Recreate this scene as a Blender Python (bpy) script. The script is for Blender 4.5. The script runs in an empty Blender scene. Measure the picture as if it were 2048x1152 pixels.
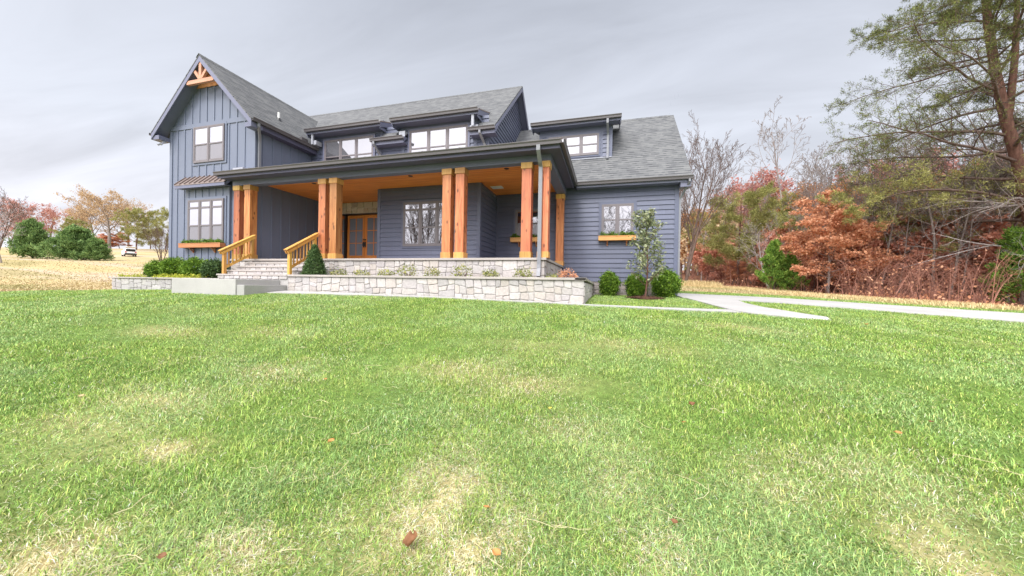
import bpy, math, random
import numpy as np
from mathutils import Vector, Matrix, Quaternion
random.seed(7); rng = np.random.default_rng(7)
S = bpy.context.scene
COL = S.collection
PI = math.pi

# ------------------------------------------------------------------ camera, sky, sun, exposure
F_PX, YAW, PIT, ROLL = 687.2, 0.270799, -0.0058976, 0.0184407     # focal length in px of a 2048 px wide frame
cy_, sy_ = math.cos(YAW), math.sin(YAW)
_f = Vector((-sy_, cy_, 0)); _r = Vector((cy_, sy_, 0)); _u = Vector((0, 0, 1))
FWD = _f*math.cos(PIT) + _u*math.sin(PIT); _u2 = _u*math.cos(PIT) - _f*math.sin(PIT)
RGT = _r*math.cos(ROLL) + _u2*math.sin(ROLL); UPV = _u2*math.cos(ROLL) - _r*math.sin(ROLL)
cam = bpy.data.cameras.new('camera'); co = bpy.data.objects.new('camera', cam); COL.objects.link(co)
co.matrix_world = Matrix(((RGT.x, UPV.x, -FWD.x, 0), (RGT.y, UPV.y, -FWD.y, 0), (RGT.z, UPV.z, -FWD.z, 0), (0, 0, 0, 1)))
cam.sensor_fit = 'HORIZONTAL'; cam.sensor_width = 36; cam.lens = 36*F_PX/2048
cam.clip_start = 0.05; cam.clip_end = 2000
S.camera = co
def ray(x, y): return FWD + RGT*((x-1024)/F_PX) - UPV*((y-576)/F_PX)
def at(x, y, d): return ray(x, y)*d

S.view_settings.view_transform = 'Standard'; S.view_settings.look = 'None'
S.view_settings.gamma = 1; S.view_settings.use_curve_mapping = False
S.view_settings.exposure = 0.50
SUN_AZ = Vector((-0.12, -0.85)).normalized(); SUN_EL = math.radians(48)
SUN_DIR = Vector((SUN_AZ.x*math.cos(SUN_EL), SUN_AZ.y*math.cos(SUN_EL), math.sin(SUN_EL)))
sl = bpy.data.lights.new('sun', 'SUN'); so = bpy.data.objects.new('sun', sl); COL.objects.link(so)
sl.energy = 1.5; sl.angle = math.radians(14); sl.color = (1, .965, .92)
so.rotation_euler = (-SUN_DIR).to_track_quat('-Z', 'Y').to_euler()

W = bpy.data.worlds.new('World'); S.world = W; W.use_nodes = True
nt = W.node_tree; nt.nodes.clear()
def wn(t, **k):
    n = nt.nodes.new(t)
    for a, b in k.items(): setattr(n, a, b)
    return n
def wl(a, b): nt.links.new(a, b)
def wm(op, a, b=None):
    n = wn('ShaderNodeMath', operation=op)
    for i, v in enumerate((a, b)):
        if v is None: continue
        if isinstance(v, (int, float)): n.inputs[i].default_value = v
        else: wl(v, n.inputs[i])
    return n.outputs[0]
tc = wn('ShaderNodeTexCoord'); sep = wn('ShaderNodeSeparateXYZ'); wl(tc.outputs['Generated'], sep.inputs[0])
zc = wm('MAXIMUM', sep.outputs[2], 0.0)
den = wm('ADD', zc, 0.12)
cmb = wn('ShaderNodeCombineXYZ'); wl(wm('DIVIDE', sep.outputs[0], den), cmb.inputs[0]); wl(wm('DIVIDE', sep.outputs[1], den), cmb.inputs[1])
mp = wn('ShaderNodeMapping'); mp.inputs['Rotation'].default_value = (0, 0, math.radians(28)); mp.inputs['Scale'].default_value = (0.35, 1.1, 1); wl(cmb.outputs[0], mp.inputs[0])
no = wn('ShaderNodeTexNoise'); no.inputs['Scale'].default_value = 1.9; no.inputs['Detail'].default_value = 6; no.inputs['Roughness'].default_value = .55; no.inputs['Distortion'].default_value = .6
wl(mp.outputs[0], no.inputs['Vector'])
cr = wn('ShaderNodeValToRGB'); wl(zc, cr.inputs[0])
e = cr.color_ramp.elements; e[0].position = 0; e[0].color = (.76, .76, .81, 1); e[1].position = .62; e[1].color = (.43, .458, .525, 1)
x = e.new(.12); x.color = (.70, .705, .765, 1); x = e.new(.30); x.color = (.565, .592, .66, 1)
nz = wn('ShaderNodeMapRange'); nz.inputs['From Min'].default_value = .3; nz.inputs['From Max'].default_value = .7; nz.inputs['To Min'].default_value = .84; nz.inputs['To Max'].default_value = 1.15
wl(no.outputs['Fac'], nz.inputs['Value'])
vm = wn('ShaderNodeVectorMath', operation='SCALE'); wl(cr.outputs[0], vm.inputs[0]); wl(nz.outputs[0], vm.inputs['Scale'])
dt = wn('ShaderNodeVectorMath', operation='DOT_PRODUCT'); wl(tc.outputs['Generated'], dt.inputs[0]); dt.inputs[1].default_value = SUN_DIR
glow = wm('MULTIPLY', wm('POWER', wm('MAXIMUM', dt.outputs['Value'], 0.0), 3.0), 3.7)   # added sky glow round the sun, behind the camera, brightens front faces and lawn
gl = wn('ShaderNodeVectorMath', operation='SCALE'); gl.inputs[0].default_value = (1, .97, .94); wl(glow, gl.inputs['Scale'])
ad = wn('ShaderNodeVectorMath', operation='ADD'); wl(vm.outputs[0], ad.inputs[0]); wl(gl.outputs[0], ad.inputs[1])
sky = wn('ShaderNodeTexSky', sky_type='NISHITA'); sky.sun_disc = False; sky.sun_elevation = SUN_EL; sky.sun_rotation = math.atan2(SUN_DIR.x, SUN_DIR.y)
bg1 = wn('ShaderNodeBackground'); bg1.inputs[1].default_value = .05; wl(sky.outputs[0], bg1.inputs[0])
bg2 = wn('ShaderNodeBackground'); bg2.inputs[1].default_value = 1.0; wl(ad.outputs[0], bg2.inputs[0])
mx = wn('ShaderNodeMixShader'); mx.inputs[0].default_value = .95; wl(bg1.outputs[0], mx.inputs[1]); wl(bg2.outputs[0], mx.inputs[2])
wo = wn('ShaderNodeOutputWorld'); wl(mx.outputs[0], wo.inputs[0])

# ------------------------------------------------------------------ materials
class NM:
    def __init__(s, name, rough=.6, spec=.5):
        s.m = bpy.data.materials.new(name); s.m.use_nodes = True; s.t = s.m.node_tree
        s.b = s.t.nodes['Principled BSDF']; s.b.inputs['Roughness'].default_value = rough
        s.b.inputs['Specular IOR Level'].default_value = spec
    def n(s, t, **k):
        n = s.t.nodes.new(t)
        for a, b in k.items():
            if a.startswith('_'): n.inputs[a[1:].replace('_', ' ')].default_value = b
            else: setattr(n, a, b)
        return n
    def l(s, a, b): s.t.links.new(a, b)
    def coord(s, kind, scale=(1, 1, 1), rot=(0, 0, 0)):
        c = s.n('ShaderNodeTexCoord'); m = s.n('ShaderNodeMapping'); m.inputs['Scale'].default_value = scale; m.inputs['Rotation'].default_value = rot
        s.l(c.outputs[kind], m.inputs[0]); return m.outputs[0]
    def noise(s, vec, scale, detail=4, rough=.55, dist=0):
        n = s.n('ShaderNodeTexNoise', _Scale=scale, _Detail=detail, _Roughness=rough, _Distortion=dist)
        if vec is not None: s.l(vec, n.inputs['Vector'])
        return n.outputs['Fac']
    def ramp(s, fac, stops):
        r = s.n('ShaderNodeValToRGB'); s.l(fac, r.inputs[0]); e = r.color_ramp.elements
        e[0].position, e[1].position = stops[0][0], stops[-1][0]
        e[0].color = (*stops[0][1], 1); e[1].color = (*stops[-1][1], 1)
        for p, c in stops[1:-1]: e.new(p).color = (*c, 1)
        return r.outputs[0]
    def mix(s, fac, a, b, mode='MIX'):
        m = s.n('ShaderNodeMix', data_type='RGBA', blend_type=mode)
        for i, v in ((0, fac), (6, a), (7, b)):
            if isinstance(v, (int, float)): m.inputs[i].default_value = v
            elif isinstance(v, tuple): m.inputs[i].default_value = (*v, 1)
            else: s.l(v, m.inputs[i])
        return m.outputs[2]
    def math(s, op, a, b=0.0):
        m = s.n('ShaderNodeMath', operation=op)
        for i, v in enumerate((a, b)):
            if isinstance(v, (int, float)): m.inputs[i].default_value = v
            else: s.l(v, m.inputs[i])
        return m.outputs[0]
    def bump(s, h, strength=.3, dist=.01):
        b = s.n('ShaderNodeBump', _Strength=strength, _Distance=dist); s.l(h, b.inputs['Height']); s.l(b.outputs[0], s.b.inputs['Normal'])
    def col(s, c):
        if isinstance(c, tuple): s.b.inputs['Base Color'].default_value = (*c, 1)
        else: s.l(c, s.b.inputs['Base Color'])
        return s.m

def mat_paint(name, c, rough=.5, var=.12):
    m = NM(name, rough); v = m.coord('Object')
    n1 = m.noise(v, 1.3, 3); n2 = m.noise(v, 14, 3)
    f = m.math('ADD', m.math('MULTIPLY', n1, .7), m.math('MULTIPLY', n2, .3))
    a = tuple(q*(1-var) for q in c); b = tuple(q*(1+var) for q in c)
    m.bump(m.noise(v, 60, 3), .08, .004)
    return m.col(m.ramp(f, [(.3, a), (.7, b)]))
def mat_siding(c):
    m = NM('slate_siding', .5); v = m.coord('Object'); a = m.n('ShaderNodeAttribute', attribute_name='tint')
    n1 = m.noise(v, 1.3, 3); st = m.noise(m.coord('Object', (6, 6, .5)), 2.0, 5, .65)
    base = m.ramp(n1, [(.3, tuple(q*.95 for q in c)), (.7, tuple(q*1.05 for q in c))])
    cc = m.mix(1.0, base, m.mix(1.0, a.outputs['Color'], (2, 2, 2), 'MULTIPLY'), 'MULTIPLY')
    cc = m.mix(.22, cc, m.ramp(st, [(.35, (.40, .40, .40)), (.7, (.58, .58, .57))]), 'OVERLAY')
    m.bump(m.noise(m.coord('Object', (2, 2, 30)), 3, 4), .10, .004)
    return m.col(cc)
def mat_wood(name, dark, mid, light, knots=True, scale=1.0, axis='Z', island=True):
    m = NM(name, .5)
    sc = {'Z': (9, 9, .7), 'X': (.7, 9, 9)}[axis]
    v = m.coord('Object', tuple(q*scale for q in sc))
    oi = m.n('ShaderNodeObjectInfo'); cb = m.n('ShaderNodeCombineXYZ'); m.l(m.math('MULTIPLY', oi.outputs['Random'], 40.0), cb.inputs[0]); m.l(m.math('MULTIPLY', oi.outputs['Random'], 17.0), cb.inputs[2])
    av = m.n('ShaderNodeVectorMath', operation='ADD'); m.l(v, av.inputs[0]); m.l(cb.outputs[0], av.inputs[1]); v = av.outputs[0]
    g = m.noise(v, 1.4, 7, .62, .8)
    c = m.ramp(g, [(.28, dark), (.48, mid), (.72, light)])
    v2 = m.coord('Object', (1.1, 1.1, .25)); av2 = m.n('ShaderNodeVectorMath', operation='ADD'); m.l(v2, av2.inputs[0]); m.l(cb.outputs[0], av2.inputs[1])
    big = m.noise(av2.outputs[0], 1.6, 2)
    c = m.mix(m.n('ShaderNodeMapRange', **{'_From_Min': .35, '_From_Max': .65}).outputs[0], c, c) if False else c
    mr = m.n('ShaderNodeMapRange'); mr.inputs['From Min'].default_value = .38; mr.inputs['From Max'].default_value = .62; m.l(big, mr.inputs[0])
    c = m.mix(m.math('MULTIPLY', mr.outputs[0], .55), c, m.mix(.5, dark, light))
    tint = m.n('ShaderNodeMapRange'); tint.inputs['To Min'].default_value = .72; tint.inputs['To Max'].default_value = 1.18; m.l(oi.outputs['Random'], tint.inputs[0])
    hs = m.n('ShaderNodeHueSaturation'); m.l(tint.outputs[0], hs.inputs['Value'])
    hu = m.n('ShaderNodeMapRange'); hu.inputs['To Min'].default_value = .488; hu.inputs['To Max'].default_value = .512; m.l(m.math('FRACT', m.math('MULTIPLY', oi.outputs['Random'], 7.3)), hu.inputs[0]); m.l(hu.outputs[0], hs.inputs['Hue']); m.l(c, hs.inputs['Color']); c = hs.outputs[0]
    if knots:
        kv = m.coord('Object', (6.5, 6.5, 3.2)); av3 = m.n('ShaderNodeVectorMath', operation='ADD'); m.l(kv, av3.inputs[0]); m.l(cb.outputs[0], av3.inputs[1])
        vo = m.n('ShaderNodeTexVoronoi', _Scale=1.0, _Randomness=1.0); m.l(av3.outputs[0], vo.inputs['Vector'])
        k = m.ramp(vo.outputs['Distance'], [(.09, (1, 1, 1)), (.25, (0, 0, 0))])
        c = m.mix(m.math('MULTIPLY', k, .8), c, tuple(q*.22 for q in dark))
    m.bump(g, .25, .006)
    return m.col(c)
def mat_shingle():
    m = NM('shingles', .9, .2); uv = m.n('ShaderNodeUVMap'); uv = uv.outputs[0]
    nd = m.noise(uv, 1.1, 2); dv = m.n('ShaderNodeVectorMath', operation='ADD'); m.l(uv, dv.inputs[0])
    br = m.n('ShaderNodeTexBrick', offset=.41, squash=.7, squash_frequency=3); m.l(uv, br.inputs['Vector'])
    br.inputs['Color1'].default_value = (.120, .123, .130, 1); br.inputs['Color2'].default_value = (.165, .168, .172, 1); br.inputs['Mortar'].default_value = (.135, .138, .145, 1)
    br.inputs['Scale'].default_value = 1; br.inputs['Mortar Size'].default_value = .004; br.inputs['Brick Width'].default_value = .31; br.inputs['Row Height'].default_value = .165
    sx = m.n('ShaderNodeSeparateXYZ'); m.l(uv, sx.inputs[0])
    row = m.math('FRACT', m.math('DIVIDE', sx.outputs[1], .165)); edge = m.ramp(row, [(.0, (1, 1, 1)), (.22, (1, 1, 1)), (.30, (0, 0, 0))])
    cb = m.n('ShaderNodeCombineXYZ'); m.l(m.math('MULTIPLY', sx.outputs[0], 3.0), cb.inputs[0]); m.l(m.math('MULTIPLY', m.math('FLOOR', m.math('DIVIDE', sx.outputs[1], .165)), 7.31), cb.inputs[1])
    dash = m.noise(cb.outputs[0], 1.0, 1); dash = m.ramp(dash, [(.46, (.25, .25, .25)), (.54, (1, 1, 1))])
    n = m.noise(uv, 2.2, 4); g = m.noise(uv, 55, 3)
    c = m.mix(m.math('MULTIPLY', edge, dash), br.outputs[0], (.042, .044, .052))
    c = m.mix(.4, c, m.ramp(n, [(.3, (.40, .40, .41)), (.7, (.58, .58, .57))]), 'OVERLAY')
    c = m.mix(.35, c, m.ramp(g, [(.35, (.3, .3, .31)), (.65, (.68, .68, .68))]), 'OVERLAY')
    m.bump(edge, -.5, .012)
    return m.col(c)
def mat_attr(name, rough=.8, attr='tint', bump=None, spec=.3, transl=0.0, lo=None, hi=None, mid=None):
    """base colour from a per-face colour attribute, or a ramp between colours by a float attribute"""
    m = NM(name, rough, spec)
    a = m.n('ShaderNodeAttribute', attribute_name=attr)
    if lo is not None:
        st = [(0, lo), (1, hi)] if mid is None else [(0, lo), (.5, mid), (1, hi)]
        c = m.ramp(a.outputs['Fac'], st)
    else: c = a.outputs['Color']
    if bump:
        v = m.coord('Object'); n = m.noise(v, bump[0], 5, .65); m.bump(n, bump[1], bump[2])
        c = m.mix(.4, c, m.ramp(n, [(.3, (.3, .3, .3)), (.7, (.68, .68, .68))]), 'OVERLAY')
    m.col(c)
    if transl:
        tr = m.n('ShaderNodeBsdfTranslucent'); m.l(c, tr.inputs[0]); mxs = m.n('ShaderNodeMixShader'); mxs.inputs[0].default_value = transl
        out = m.t.nodes['Material Output']; m.l(m.b.outputs[0], mxs.inputs[1]); m.l(tr.outputs[0], mxs.inputs[2]); m.l(mxs.outputs[0], out.inputs[0])
    return m.m
def mat_concrete(name, c, var=.1):
    m = NM(name, .85, .25); v = m.coord('Object')
    n = m.noise(v, .9, 5, .6); g = m.noise(v, 40, 4, .7)
    a = tuple(q*(1-var) for q in c); b = tuple(q*(1+var) for q in c)
    cc = m.mix(.25, m.ramp(n, [(.3, a), (.7, b)]), m.ramp(g, [(.35, (.3, .3, .3)), (.65, (.68, .68, .68))]), 'OVERLAY')
    m.bump(g, .15, .004)
    return m.col(cc)
def mat_glass(name, dark, fac, rough=.015, tintc=(.84, .83, .90)):
    m = NM(name, .3); d = m.n('ShaderNodeBsdfDiffuse'); d.inputs[0].default_value = (*dark, 1)
    g = m.n('ShaderNodeBsdfGlossy'); g.inputs['Color'].default_value = (*tintc, 1); g.inputs['Roughness'].default_value = rough
    lw = m.n('ShaderNodeLayerWeight'); lw.inputs['Blend'].default_value = .35
    f = m.math('MINIMUM', m.math('ADD', m.math('MULTIPLY', lw.outputs['Fresnel'], .8), fac), .97)
    v = m.coord('Object'); bp = m.n('ShaderNodeBump', _Strength=.03, _Distance=.02); m.l(m.noise(v, 1.6, 2), bp.inputs['Height']); m.l(bp.outputs[0], g.inputs['Normal'])
    x = m.n('ShaderNodeMixShader'); m.l(f, x.inputs[0]); m.l(d.outputs[0], x.inputs[1]); m.l(g.outputs[0], x.inputs[2])
    m.l(x.outputs[0], m.t.nodes['Material Output'].inputs[0]); return m.m
def mat_bark(name, a, b):
    m = NM(name, .9, .2); v = m.coord('Object', (5, 5, 1.2)); n = m.noise(v, 2.2, 6, .65)
    m.bump(n, .6, .03); return m.col(m.ramp(n, [(.3, a), (.7, b)]))
def mat_ceiling():
    m = NM('stained_boards', .45); v = m.coord('Object', (.5, 9, 9)); g = m.noise(v, 1.5, 6, .6, .6)
    c = m.ramp(g, [(.3, (.58, .165, .033)), (.5, (.78, .25, .05)), (.7, (.86, .35, .09))])
    w = m.n('ShaderNodeTexWave', wave_type='BANDS', bands_direction='Y', wave_profile='SAW'); w.inputs['Scale'].default_value = 1.9; m.l(m.coord('Object'), w.inputs['Vector'])
    k = m.ramp(w.outputs['Fac'], [(0, (1, 1, 1)), (.09, (0, 0, 0))])
    return m.col(m.mix(m.math('MULTIPLY', k, .75), c, (.10, .03, .01)))

M = dict(
 siding=mat_siding((.104, .117, .184)),
 siding_plain=mat_paint('slate_siding_trim', (.104, .117, .184), .5, .07),
 batten=mat_paint('slate_board', (.144, .166, .236), .5, .05),
 trim=mat_paint('slate_trim', (.145, .152, .232), .5, .05),
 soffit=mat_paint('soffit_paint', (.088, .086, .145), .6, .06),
 frame=mat_paint('taupe_frame', (.165, .145, .16), .45, .06),
 gutter=mat_paint('gutter_metal', (.095, .086, .093), .35, .08),
 spout=mat_paint('downspout_metal', (.21, .215, .245), .35, .08),
 tin=mat_paint('brown_metal', (.20, .155, .145), .4, .1),
 flash=mat_paint('grey_flashing', (.33, .34, .40), .4, .05),
 white=mat_paint('white_plastic', (.75, .75, .75), .4, .03),
 dark=mat_paint('black_metal', (.015, .015, .017), .35, .1),
 rubber=mat_paint('rubber', (.02, .02, .02), .8, .1),
 carpaint=mat_paint('white_car_paint', (.78, .78, .80), .25, .02),
 lampred=mat_paint('red_lens', (.5, .03, .02), .3, .02),
 shingle=mat_shingle(),
 cedar=mat_wood('cedar_post', (.19, .05, .018), (.47, .15, .052), (.65, .29, .12)),
 cedar_light=mat_wood('pale_cedar', (.38, .17, .04), (.58, .30, .08), (.70, .42, .13), False),
 rail=mat_wood('rail_lumber', (.40, .18, .035), (.56, .29, .065), (.66, .39, .11), False),
 boxwood=mat_wood('box_cedar', (.40, .14, .04), (.60, .27, .09), (.70, .36, .14), False, 1.0, 'X'),
 truss=mat_wood('truss_wood', (.42, .17, .11), (.54, .24, .16), (.60, .31, .22), False, 1.0, 'X'),
 door=mat_wood('stained_door', (.52, .13, .025), (.70, .21, .035), (.78, .27, .06), False),
 ceiling=mat_ceiling(),
 stone=mat_attr('veneer_stone', .85, 'tint', (16, .55, .012), .25),
 mortar=mat_concrete('mortar', (.40, .385, .38)),
 capstone=mat_concrete('cap_stone', (.39, .355, .34)),
 concrete=mat_concrete('pale_concrete', (.40, .39, .385)),
 concrete2=mat_concrete('landing_concrete', (.33, .325, .32), .16),
 glass=mat_glass('window_glass', (.10, .10, .115), .26),
 glass_bright=mat_glass('bright_window_glass', (.10, .10, .12), .60),
 glass_low=mat_glass('window_glass_clear', (.03, .028, .032), .30),
 screen=mat_glass('insect_screen', (.18, .17, .19), .09, .12),
 doorglass=mat_glass('curtained_glass', (.20, .21, .25), .18, .05),
 bark=mat_bark('grey_bark', (.16, .13, .12), (.34, .29, .27)),
 bark_pale=mat_bark('pale_bark', (.30, .26, .25), (.52, .47, .46)),
 bark_red=mat_bark('pine_bark', (.08, .04, .03), (.20, .105, .08)),
 bark_dark=mat_bark('dark_bark', (.08, .055, .045), (.2, .14, .12)),
 mulch=mat_bark('mulch', (.035, .018, .012), (.12, .06, .04)),
 f_rust=mat_attr('rust_leaves', .8, 'tint', None, .2, .45, (.46, .20, .11), (.86, .52, .34), (.70, .36, .21)),
 f_orange=mat_attr('orange_leaves', .8, 'tint', None, .2, .45, (.34, .14, .05), (.66, .36, .15), (.50, .23, .08)),
 f_brick=mat_attr('brick_leaves', .8, 'tint', None, .2, .45, (.46, .19, .13), (.80, .46, .34), (.64, .31, .22)),
 f_pink=mat_attr('pink_leaves', .8, 'tint', None, .2, .45, (.42, .20, .17), (.72, .46, .40), (.58, .32, .27)),
 f_crimson=mat_attr('crimson_leaves', .8, 'tint', None, .2, .45, (.38, .16, .14), (.70, .40, .34), (.54, .26, .225)),
 f_tan=mat_attr('tan_leaves', .8, 'tint', None, .2, .45, (.38, .26, .15), (.66, .50, .32), (.52, .37, .22)),
 f_pine=mat_attr('pine_needles', .7, 'tint', None, .25, .25, (.13, .14, .045), (.50, .48, .17), (.30, .30, .10)),
 f_pinedark=mat_attr('dark_pine_needles', .7, 'tint', None, .25, .25, (.05, .065, .025), (.30, .32, .09), (.14, .17, .045)),
 f_cedar=mat_attr('cedar_sprays', .7, 'tint', None, .25, .25, (.05, .13, .02), (.34, .48, .09), (.17, .30, .05)),
 f_juniper=mat_attr('juniper_sprays', .7, 'tint', None, .25, .25, (.06, .11, .035), (.30, .42, .15), (.16, .27, .085)),
 f_box=mat_attr('boxwood_leaves', .6, 'tint', None, .3, .25, (.035, .085, .01), (.28, .42, .05), (.12, .23, .02)),
 f_boxdark=mat_attr('dark_boxwood_leaves', .6, 'tint', None, .3, .2, (.025, .06, .02), (.16, .25, .08), (.07, .13, .04)),
 f_mag=mat_attr('magnolia_leaves', .4, 'tint', None, .5, .2, (.09, .12, .06), (.46, .47, .28), (.24, .28, .15)),
 f_small=mat_attr('azalea_leaves', .6, 'tint', None, .3, .25, (.10, .14, .03), (.52, .46, .16), (.28, .32, .08)),
 f_yellow=mat_attr('yellow_cover', .7, 'tint', None, .3, .3, (.25, .30, .03), (.62, .62, .10), (.45, .48, .06)),
 grass=mat_attr('lawn_blades', .65, 'tint', None, .25, .16),
 litter=mat_attr('brush_stems', .9, 'tint', None, .1, .0, (.10, .05, .04), (.38, .19, .14), (.20, .095, .07)),
)

# ------------------------------------------------------------------ mesh helpers
WPOS = {}
def root(name, loc, label, cat, group=None):
    o = bpy.data.objects.new(name, None); COL.objects.link(o); o.location = loc; o.empty_display_size = .2
    WPOS[o.name] = Vector(loc); o['label'] = label; o['category'] = cat
    if group: o['group'] = group
    return o
def struct(o): o['kind'] = 'structure'; return o

class MB:
    def __init__(s): s.v = []; s.f = []; s.mi = []; s.tint = []; s.cur = 0
    def poly(s, pts, tint=None):
        i = len(s.v); s.v += [tuple(p) for p in pts]; s.f.append(tuple(range(i, i+len(pts)))); s.mi.append(s.cur); s.tint.append(tint)
    def box(s, x0, x1, y0, y1, z0, z1):
        s.obox(Vector(((x0+x1)/2, (y0+y1)/2, (z0+z1)/2)), Vector((abs(x1-x0)/2, 0, 0)), Vector((0, abs(y1-y0)/2, 0)), Vector((0, 0, abs(z1-z0)/2)))
    def obox(s, c, a, b, d):
        i = len(s.v)
        for q in ((-1, -1, -1), (1, -1, -1), (1, 1, -1), (-1, 1, -1), (-1, -1, 1), (1, -1, 1), (1, 1, 1), (-1, 1, 1)): s.v.append(tuple(c+a*q[0]+b*q[1]+d*q[2]))
        for f in ((3, 2, 1, 0), (4, 5, 6, 7), (0, 1, 5, 4), (1, 2, 6, 5), (2, 3, 7, 6), (3, 0, 4, 7)):
            s.f.append(tuple(i+k for k in f)); s.mi.append(s.cur); s.tint.append(None)
    def bar(s, p, q, w, h, up=Vector((0, 0, 1))):
        p = Vector(p); q = Vector(q); d = q-p; L = d.length; d.normalize(); side = d.cross(up).normalized(); u = side.cross(d)
        s.obox((p+q)/2, d*L/2, side*w/2, u*h/2)
    def slab(s, pts, t, down=Vector((0, 0, -1))):
        pts = [Vector(p) for p in pts]; lo = [p+down*t for p in pts]; n = len(pts)
        s.poly(pts); s.poly(lo[::-1])
        for k in range(n): s.poly([pts[k], lo[k], lo[(k+1) % n], pts[(k+1) % n]])
    def tube(s, pts, rad, n=8, cap=True):
        rings = []; pts = [Vector(p) for p in pts]
        for k, p in enumerate(pts):
            d = (pts[min(k+1, len(pts)-1)]-pts[max(k-1, 0)]).normalized()
            a = d.orthogonal().normalized() if k == 0 else (pa - d*pa.dot(d)).normalized()
            pa = a; b = d.cross(a); r = rad[k] if isinstance(rad, (list, tuple)) else rad
            i = len(s.v); rings.append(i)
            for j in range(n): s.v.append(tuple(p+a*(r*math.cos(2*PI*j/n))+b*(r*math.sin(2*PI*j/n))))
        for k in range(len(rings)-1):
            for j in range(n):
                s.f.append((rings[k]+j, rings[k]+(j+1) % n, rings[k+1]+(j+1) % n, rings[k+1]+j)); s.mi.append(s.cur); s.tint.append(None)
        if cap:
            s.f.append(tuple(rings[0]+j for j in range(n))[::-1]); s.f.append(tuple(rings[-1]+j for j in range(n))); s.mi += [s.cur]*2; s.tint += [None]*2
    def build(s, name, mats, parent=None, smooth=False, bevel=0, label=None, uv=True):
        me = bpy.data.meshes.new(name); off = Vector((0, 0, 0)); par = parent
        if parent is not None: off = WPOS[parent.name]
        me.from_pydata([(v[0]-off.x, v[1]-off.y, v[2]-off.z) for v in s.v], [], s.f)
        if not isinstance(mats, (list, tuple)): mats = [mats]
        for m in mats: me.materials.append(m)
        me.polygons.foreach_set('material_index', s.mi)
        if any(t is not None for t in s.tint):
            a = me.color_attributes.new('tint', 'FLOAT_COLOR', 'CORNER'); k = 0
            for p, t in zip(me.polygons, s.tint):
                t = t or (.5, .5, .5)
                for _ in range(p.loop_total): a.data[k].color = (*t, 1); k += 1
        if uv:
            ul = me.uv_layers.new(name='UVMap'); Z = Vector((0, 0, 1))
            for p in me.polygons:
                n = p.normal; u = Z.cross(n)
                if u.length < .02: u = Vector((1, 0, 0))
                u.normalize(); v = n.cross(u)
                for li in p.loop_indices:
                    c = me.vertices[me.loops[li].vertex_index].co; ul.data[li].uv = (c.dot(u), c.dot(v))
        if smooth: me.polygons.foreach_set('use_smooth', [True]*len(me.polygons))
        me.update()
        o = bpy.data.objects.new(name, me); COL.objects.link(o)
        if parent is not None: o.parent = parent
        WPOS[o.name] = off.copy()          # mesh children sit at their parent's origin
        if bevel:
            b = o.modifiers.new('bevel', 'BEVEL'); b.width = bevel; b.segments = 2; b.limit_method = 'ANGLE'; b.angle_limit = math.radians(40)
        if label: o['label'] = label
        return o
def tag(o, label, cat, group=None):
    o['label'] = label; o['category'] = cat
    if group: o['group'] = group
    return o
def copy_tree(o, parent=None):
    c = o.copy(); COL.objects.link(c)
    if parent is not None: c.parent = parent
    for ch in list(o.children): copy_tree(ch, c)
    return c
# ------------------------------------------------------------------ ground height
CP = [(0,0,-1.5),(0,-6,-1.7),(-8,-4,-1.5),(8,-4,-1.9),(-6,2,-1.15),(6,2,-1.55),(0,3,-1.14),(0,5.2,-.76),(-6,5,-.72),(-12,3,-.75),(6,6,-1.0),(11,6,-1.35),
 (-5,6.5,-.5),(-.5,7.0,-.52),(-17.3,8.3,-.42),(-10,8.3,-.3),(-.5,8.35,-.44),(-.4,13.5,-.3),(2.5,13.5,-.27),(-18,6,-.5),(-15,14,-.1),(-8,20,.2),(3,20,-.1),
 *[tuple(at(a_, b_, c_)) for a_, b_, c_ in ((257, 513, 76), (100, 530, 36), (155, 520, 48), (60, 517, 50), (240, 497, 112), (20, 500, 105))],(5.81,30.67,.21),(16.33,29.44,-.2),(23.32,27.23,-.47),
 (15.18,43.66,.76),(12.93,50.3,1.06),(-42.59,14.12,-.25),(21.14,28.7,-.32),(14,10,-.95),(20,14,-.8),(60,60,2.5),(30,50,1.5),(-40,90,7),(-150,60,8.5),(-120,-20,3),(0,-60,-3),(80,-20,-2),(90,50,1.5),(0,120,6)]
CPA = np.array(CP)
def _U(r2): return np.where(r2 > 0, r2*np.log(r2+1e-12)*.5, 0)
_n = len(CP); _P = np.c_[np.ones(_n), CPA[:, :2]]
_K = _U(((CPA[:, None, :2]-CPA[None, :, :2])**2).sum(-1))+np.eye(_n)*2.0
_w = np.linalg.solve(np.block([[_K, _P], [_P.T, np.zeros((3, 3))]]), np.r_[CPA[:, 2], 0, 0, 0])
def TZ(x, y):
    x = np.asarray(x, float); y = np.asarray(y, float)
    out = np.empty(x.shape); xf = x.ravel(); yf = y.ravel(); of = np.empty(xf.shape)
    for i in range(0, len(xf), 50000):
        a = xf[i:i+50000]; b = yf[i:i+50000]
        r2 = (a[:, None]-CPA[:, 0])**2+(b[:, None]-CPA[:, 1])**2
        of[i:i+50000] = _U(r2)@_w[:-3]+_w[-3]+_w[-2]*a+_w[-1]*b
    return np.clip(of.reshape(x.shape), -6, 14)
def tz(x, y): return float(TZ(np.array([x]), np.array([y]))[0])
def hit(px, py):
    r = ray(px, py); s = np.arange(1, 160, .02); z = TZ(r.x*s, r.y*s); i = int(np.argmax(r.z*s < z)); return Vector((r.x*s[i], r.y*s[i], z[i]))
def ground_at(px, d):                      # ground point below the sight line through column px at depth d
    v = at(px, 585, d); return Vector((v.x, v.y, tz(v.x, v.y)))
_perm = rng.random((256, 256))
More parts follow.
